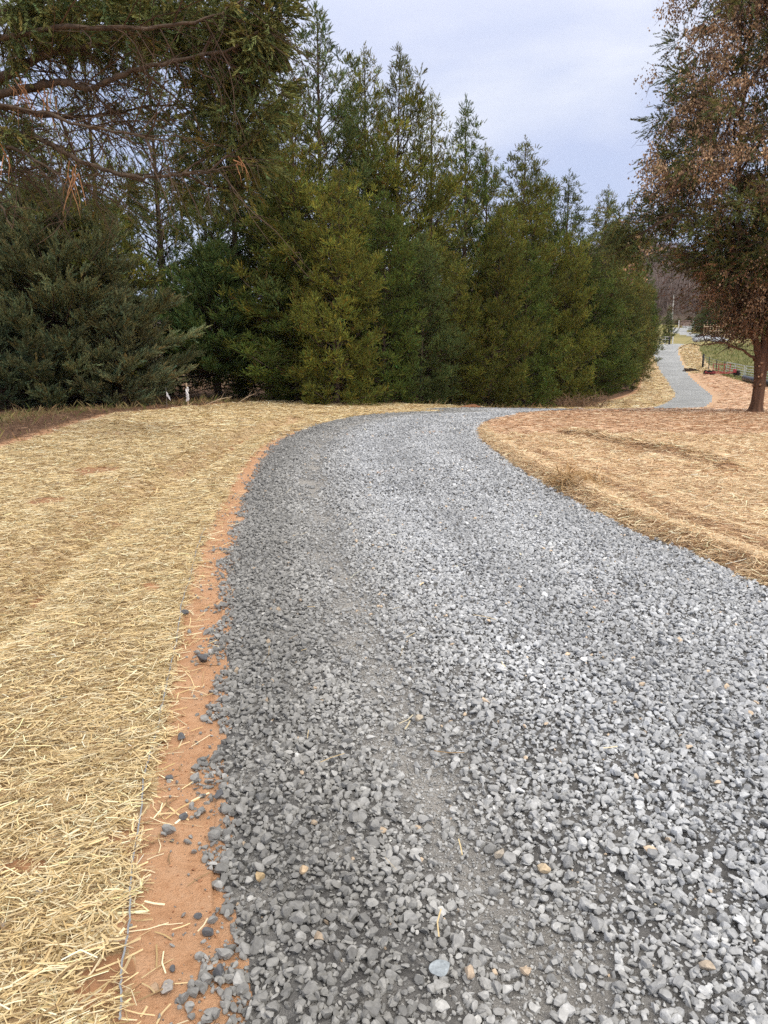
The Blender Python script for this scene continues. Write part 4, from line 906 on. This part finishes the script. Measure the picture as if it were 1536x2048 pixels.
# ------------------------------------------------------------------ stake and survey flag
WOOD = mat_noise('stake_wood', (.42, .31, .2), (.6, .47, .33), 12, .85, .15, .2, .005)
WHITE = mat_noise('white_ribbon', (.74, .74, .76), (.84, .84, .85), 5, .6, .3, 0)
def gz(X, Y): return float(H(np.array([X]), np.array([Y]))[0])
Y = 24.6; X = xat(377, Y); e = empty('wooden_stake', (X, Y, gz(X, Y)), 'wooden grade stake wrapped with white ribbon in front of the cedars', 'stake')
hs = .72; MB().box((0, 0, hs*.5-.05), (.045, .025, hs+.1)).build('post', WOOD, e).rotation_euler = (0, -.04, 0)
m = MB()
for k in range(3):
    t = np.linspace(0, 1, 9); m.tube(np.stack([-.01+.035*np.sin(t*7+k*2), np.full(9, -.02-.01*k), .60-.40*t-.03*k], 1), [.024]*9, 4)
m.build('ribbon', WHITE, e)
Y = 23.6; X = xat(334, Y); e = empty('survey_flag', (X, Y, gz(X, Y)), 'small white survey flag on a thin wire left of the stake', 'flag')
MB().tube([(0, 0, -.05), (.01, 0, .3), (0, 0, .62)], .004, 5).build('wire', mat_noise('flag_wire', (.3, .3, .3), (.45, .45, .45), 9, .5, .5, 0, metal=.6), e)
u, v_ = np.meshgrid(np.linspace(0, 1, 7), np.linspace(0, 1, 6)); Vf = np.stack([u*.10+.03*v_*u, .02*np.sin(u*5+v_), .50-v_*.14-u*.12-.03*u*u], -1).reshape(-1, 3)
Vf2 = Vf+np.array([0, .002, 0]); Fq = [(i*7+j, i*7+j+1, (i+1)*7+j+1, (i+1)*7+j) for i in range(5) for j in range(6)]; Fq2 = [tuple(42+q for q in f[::-1]) for f in Fq]
mesh_np('pennant', np.vstack([Vf, Vf2]), Fq+Fq2, WHITE, e, smooth_=True)

# fallen sticks at the cedar foot
for i, (px, py, ln, a, lb) in enumerate([(415,806,.9,.5,'pale fallen stick leaning up right of the wooden stake'),(475,800,.9,.75,'slanting dry stick below the bare trunked cedar'),(690,797,1.5,-.35,'drooping broken cedar branch at the foot of the golden cedar')]):
    Y = 25+i*.6; X = xat(px, Y); z = gz(X, Y); d = np.array([math.cos(a), .1, abs(math.sin(a))*.6])*ln
    m = MB().tube([(0, 0, .02), tuple(d*.5+np.array([0, 0, .05])), tuple(d)], [.016, .013, .006], 5); m.tube([tuple(d*.5), tuple(d*.5+np.array([.15, 0, .25]))], [.009, .004], 4)
    o = m.build('stick', WOOD if i < 2 else TWIG); o.location = (X, Y, z); tag(o, lb, 'stick')

# ------------------------------------------------------------------ far: fences, gate, implement, pipe, rocks
GALV = mat_noise('galvanised_steel', (.36, .40, .38), (.52, .56, .53), 6, .5, .5, 0)
DKW = mat_noise('dark_post', (.02, .02, .022), (.05, .05, .05), 9, .8, .3, .2)
GREYW = mat_noise('weathered_board', (.30, .30, .28), (.46, .45, .42), 4, .9, .1, .2)
RED = mat_noise('red_paint', (.36, .045, .06), (.50, .10, .11), 8, .5, .4, 0)
BLK = mat_noise('black_plastic', (.010, .010, .012), (.022, .022, .025), 8, .4, .5, 0)
WPOST = mat_noise('white_paint', (.62, .62, .60), (.78, .78, .76), 6, .6, .3, 0)
fl = [(33.35-.0*k, 80) for k in range(1)]
def fpos(t): return np.array([32.95+.25*t*0, 80-15.*t])     # fence line coming towards the camera
e = empty('wire_fence', (fpos(0)[0], fpos(0)[1], gz(*fpos(0))), 'wire fence with dark posts leading from the mulch strip to the gate', 'fence')
fo = np.array([*fpos(0), gz(*fpos(0))])
def FP(t, z=0): p = fpos(t); return np.array([p[0], p[1], gz(*p)+z])-fo
for t, r0, h in [(0, .11, 1.35), (.10, .045, 1.25), (.22, .045, 1.22), (.34, .045, 1.2)]:
    MB().tube([FP(t, -.1), FP(t, h)], r0, 8).build('post', DKW, e, True)
for z in (.18, .40, .62, .85, 1.1): MB().tube([FP(0, z), FP(.10, z), FP(.22, z), FP(.34, z)], .012, 4).build('wire', GALV, e)
def gate(t0, t1, label):
    e = empty('metal_gate', tuple(fo+FP((t0+t1)/2)), label, 'gate', 'tube gates in the pasture fence'); c = FP((t0+t1)/2)
    for z in (.2, .42, .64, .86, 1.12): MB().tube([FP(t0, z)-c, FP(t1, z)-c], .04, 6).build('rail', GALV, e)
    for t in (t0, (t0+t1)/2, t1): MB().tube([FP(t, .15)-c, FP(t, 1.15)-c], .045, 6).build('upright', GALV, e)
gate(.37, .62, 'galvanised tube gate behind the red implement'); gate(.64, .93, 'galvanised tube gate between the red implement and the tree trunk')
gate(.95, 1.3, 'galvanised tube gate partly right of the tree trunk')
# red implement in front of the gate
ic = P(1462, 744, 75.); iz = gz(ic[0], ic[1]); e = empty('farm_implement', (31.9, 73.2, gz(31.9, 73.2)), 'low red farm implement frame with dark discs parked by the gate', 'implement', rz=-1.2)
m = MB()
for y in (-.5, .5): m.box((0, y, .22), (2.9, .07, .06))
for x_ in (-1.4, -.5, .5, 1.4): m.box((x_, 0, .32), (.06, 1.1, .06))
m.build('frame', RED, e)
for x_ in (-1.3, -.6, .1, .8): MB().box((x_, .3, .7), (.05, .05, .7)).build('upright', RED, e)
MB().box((-.25, .3, 1.05), (2.2, .06, .06)).build('crossbar', RED, e); MB().box((-.25, .3, .6), (2.2, .05, .05)).build('crossbar', RED, e)
for x_ in (-1.6, -1.2, -.8, 1.5, 1.8): MB().tube([(x_, -.04, .25), (x_, .04, .25)], [.24, .24], 14).build('disc', BLK, e).rotation_euler = (0, 0, .2)
MB().box((1.5, .2, .45), (.22, .25, .35)).build('hitch_box', RED, e)
a0 = P(1482, 748, 66.5); pts = [(31.6, 67.6), (31.3, 65.2), (31.0, 62.5), (30.9, 60)]
MB().tube([(x_, y_, gz(x_, y_)+.27) for x_, y_ in pts], .27, 14).build('drain_pipe', BLK, smooth_=True); tag(bpy.data.objects['drain_pipe'], 'long black plastic drain pipe lying on grass behind the trunk', 'pipe')
# rail fence left of the crest
Yf = 101.
def RF(px): X = xat(px, Yf, 3.2); return np.array([X, Yf, gz(X, Yf)])
o0 = RF(1325); e = empty('rail_fence', tuple(o0), 'white weathered rail fence at the crest beside the last cedar', 'fence')
for px, mt, rr_ in [(1308, GREYW, .08), (1320, GREYW, .07), (1330, WPOST, .07), (1338.5, DKW, .13), (1345, WPOST, .07)]: MB().tube([RF(px)-o0-np.array([0, 0, .1]), RF(px)-o0+np.array([0, 0, 1.0])], rr_, 7).build('post', mt, e)
for z in (.3, .62, .95): MB().tube([RF(1306)-o0+np.array([0, .0, z]), RF(1338)-o0+np.array([0, 0, z])], .06, 6).build('rail', GREYW, e)
# far plank fence and white posts
Yf = 186.
def RG(px, Y=Yf): X = xat(px, Y, 8); return np.array([X, Y, gz(X, Y)])
o0 = RG(1370); e = empty('plank_fence', tuple(o0), 'far brown plank fence at the foot of the wooded hill', 'fence')
BRW = mat_noise('brown_board', (.18, .12, .10), (.30, .21, .18), 3, .9, .1, 0)
for px in (1357, 1364, 1371, 1378, 1385): MB().tube([RG(px)-o0, RG(px)-o0+np.array([0, 0, 1.5])], .10, 6).build('post', BRW, e)
for z in (.3, .65, 1.0, 1.35): MB().box((0, -.12, z), (3.6, .05, .17)).build('plank', BRW, e)
for px, lb in ((1357, 'white post left of the far plank fence'), (1385.5, 'white post right of the far plank fence')):
    q = RG(px, 183); o = MB().tube([(0, 0, -.1), (0, 0, 1.5), (0, 0, 1.62)], [.11, .11, .04], 8).build('white_post', WPOST); o.location = tuple(q); tag(o, lb, 'post', 'white posts at the far fence')
Yf2 = 128.; 
def RH(px): X = xat(px, Yf2, 4); return np.array([X, Yf2, gz(X, Yf2)])
o0 = RH(1425); e = empty('board_fence', tuple(o0), 'yellowish board fence behind the boulders, half hidden by twigs', 'fence')
for px in np.arange(1406, 1470, 6.): MB().box(tuple(RH(px)-o0+np.array([0, 0, 1.1])), (.12, .12, 2.3)).build('post', WOOD, e)
for z in (.6, 1.2, 1.9): MB().tube([RH(1405)-o0+np.array([0, -.1, z]), RH(1467)-o0+np.array([0, -.1, z])], .07, 5).build('rail', WOOD, e)
# pole
Yp = 150.; X = xat(1345.5, Yp, 10); z = gz(X, Yp); e = empty('utility_pole', (X, Yp, z), 'pale utility pole standing before the wooded hill', 'pole')
hp = zat(590, Yp)-z; MB().tube([(0, 0, 0), (0, 0, hp)], [.13, .10], 8).build('pole', GREYW, e, True); MB().box((0, 0, hp-.6), (1.3, .12, .14)).build('crossarm', BRW, e)
MB().tube([(-.35, -.1, hp-3.2), (-.35, -.1, hp-4.2)], .22, 10).build('transformer', GALV, e)
# boulders
rb = np.random.default_rng(61); M_bld = mat_noise('boulder_rock', (.22, .26, .34), (.58, .60, .62), 1.4, .85, .2, .4, .03)
words = ['leftmost boulder of the creek row', 'second boulder from the left, bluish', 'pale flat boulder third from the left', 'grey boulder under the low twigs', 'tilted boulder in the upper rank', 'small blue grey boulder in the upper rank', 'light boulder at the middle of the heap', 'dark boulder at the middle of the heap', 'bulky pale boulder in the lower rank', 'angular boulder in the lower rank', 'small boulder filling the lower rank', 'rightmost visible boulder of the creek row']
for i, lb in enumerate(words):
    px = 1394+i*4.6+rb.normal(0, 1.5); Y = 112+(i*37 % 9); X = xat(px, Y, 4); V = I2[0].copy()
    for k in range(8):
        nn = rb.normal(size=3); nn /= np.linalg.norm(nn); V = V-np.maximum(0, V@nn-rb.uniform(.5, .8))[:, None]*nn
    V *= rb.uniform(.45, .8)*np.array([1.1, .8, .8]); o = mesh_np('boulder', V, I2[1], M_bld); o.location = (X, Y, gz(X, Y)+.25); tag(o, lb, 'boulder', 'boulders lining the creek bank')
# dark debris strip at the mulch end
for i, (px, lb) in enumerate([(1374, 'dark log end at the road side of the mulch strip'), (1381, 'short dark log in the middle of the mulch strip end'), (1388, 'dark branch pieces near the fence end of the mulch strip')]):
    X = xat(px, 77); z = gz(X, 77); m = MB()
    for k in range(4): m.tube([(rb.normal(-.3, .1), rb.normal(0, .15), .06+.07*k), (rb.normal(.35, .1), rb.normal(0, .15), .05+.05*k)], [.06, .045], 6)
    o = m.build('log', BARK_D); o.location = (X, 77, z); tag(o, lb, 'log', 'dark logs across the mulch strip')
# far evergreens with silvery limbs and shrubs
def far_tree(px, top, Y, var, tint, wide, label):
    e = cedar(px, top, Y, var, tint, label, wide, group='far trees beyond the pasture'); return e
far_tree(1415, 590, 140, 3, 'blue', 1.3, 'blue grey spreading evergreen beyond the boulders')
far_tree(1352, 636, 192, 4, 'pale', 2.0, 'low greyish shrub cedar left of the far white posts')
far_tree(1374, 632, 198, 0, 'brown', 2.2, 'low brownish shrub cedar behind the far plank fence')
far_tree(1392, 628, 165, 0, 'dark', 1.5, 'small dark evergreen by the far white post')
far_tree(1448, 575, 135, 3, 'dark', 1.2, 'dark spreading evergreen behind the low twigs of the leafy tree')
far_tree(1490, 590, 130, 4, 'dark', 1.6, 'dark evergreen half hidden at the right of the spreading one')
far_tree(1335, 608, 118, 1, 'dark', .75, 'narrow dark evergreen just left of the utility pole')
far_tree(1530, 570, 140, 0, 'dark', 1.6, 'far evergreen seen right of the lopped trunk')

# bare woods covering the hill
r = np.random.default_rng(77); n = 15000; az = np.radians(r.uniform(-35, 36, n)); rad_ = r.uniform(208, 480, n); x = rad_*np.sin(az); y = rad_*np.cos(az); z = H(x, y, False)
nb = 16; hh = r.uniform(7, 14, n); a = r.uniform(0, 6.28, (n, nb)); t0 = r.uniform(0, .55, (n, nb)); ln = r.uniform(.25, .55, (n, nb))
bx = np.zeros((n, nb, 4, 3)); lean = r.uniform(.1, .75, (n, nb)); t0[:, 0] = 0; ln[:, 0] = .9; lean[:, 0] = .03
for q, (s, wd) in enumerate([(0, .11), (.55, .09), (1, 0.02), (.5, -.10)]):
    hz = hh[:, None]*(t0+ln*s); hr = hh[:, None]*ln*s*lean
    bx[..., q, 0] = x[:, None]+np.cos(a)*hr-np.sin(a)*wd; bx[..., q, 1] = y[:, None]+np.sin(a)*hr+np.cos(a)*wd; bx[..., q, 2] = z[:, None]+hz
V = bx.reshape(-1, 3); c = np.repeat(np.array([(.20, .155, .135), (.26, .20, .17), (.15, .115, .10), (.30, .24, .21)])[r.integers(0, 4, n)], nb, 0)
tag(mesh_np('bare_woods', V, np.arange(len(V)).reshape(-1, 4), M_dead, fcol=c), 'leafless grey brown woods covering the far hillside', 'woods', kind='stuff')

# distant blue mountain
xs = np.linspace(-6000, 7000, 90); ys = np.linspace(0, 1400, 12); MX, MY = np.meshgrid(xs, ys)
top = np.interp(xs, [-6000, 0, 1200, 1700, 2600, 7000], [180, 230, 400, 470, 430, 300])+18*np.sin(xs/260)+9*np.sin(xs/91.)
MZ = 5+(top[None]-5)*np.sin(np.clip(MY/1400, 0, 1)*math.pi/2); MYY = 3100+MY
i_, j_ = np.meshgrid(np.arange(11), np.arange(89), indexing='ij'); F = np.stack([i_*90+j_, i_*90+j_+1, (i_+1)*90+j_+1, (i_+1)*90+j_], -1).reshape(-1, 4)
tag(mesh_np('mountain', np.stack([MX, MYY, MZ], -1).reshape(-1, 3), F, mat_noise('mountain_woods', (.05, .06, .05), (.10, .10, .08), .01, bmp=0), smooth_=True), 'distant blue mountain ridge showing over the wooded hill', 'mountain', kind='structure')

# haze
hb = MB(); V = np.array([(x_, y_, z_) for x_ in (-6500, 7500) for y_ in (-6500, 6500) for z_ in (-3.0, 560)]); hb.add(V, [(0,1,3,2),(4,6,7,5),(0,4,5,1),(2,3,7,6),(0,2,6,4),(1,5,7,3)])
hm = bpy.data.materials.new('haze'); hm.use_nodes = True; nt = hm.node_tree; nt.nodes.clear(); mo = nt.nodes.new('ShaderNodeOutputMaterial'); pv = nt.nodes.new('ShaderNodeVolumePrincipled')
pv.inputs['Color'].default_value = (.72, .82, 1, 1); pv.inputs['Density'].default_value = 8e-5; nt.links.new(pv.outputs[0], mo.inputs['Volume'])
tag(hb.build('haze', hm), 'pale blue haze in the far air', 'haze', kind='stuff')
print('SCENE BUILT')
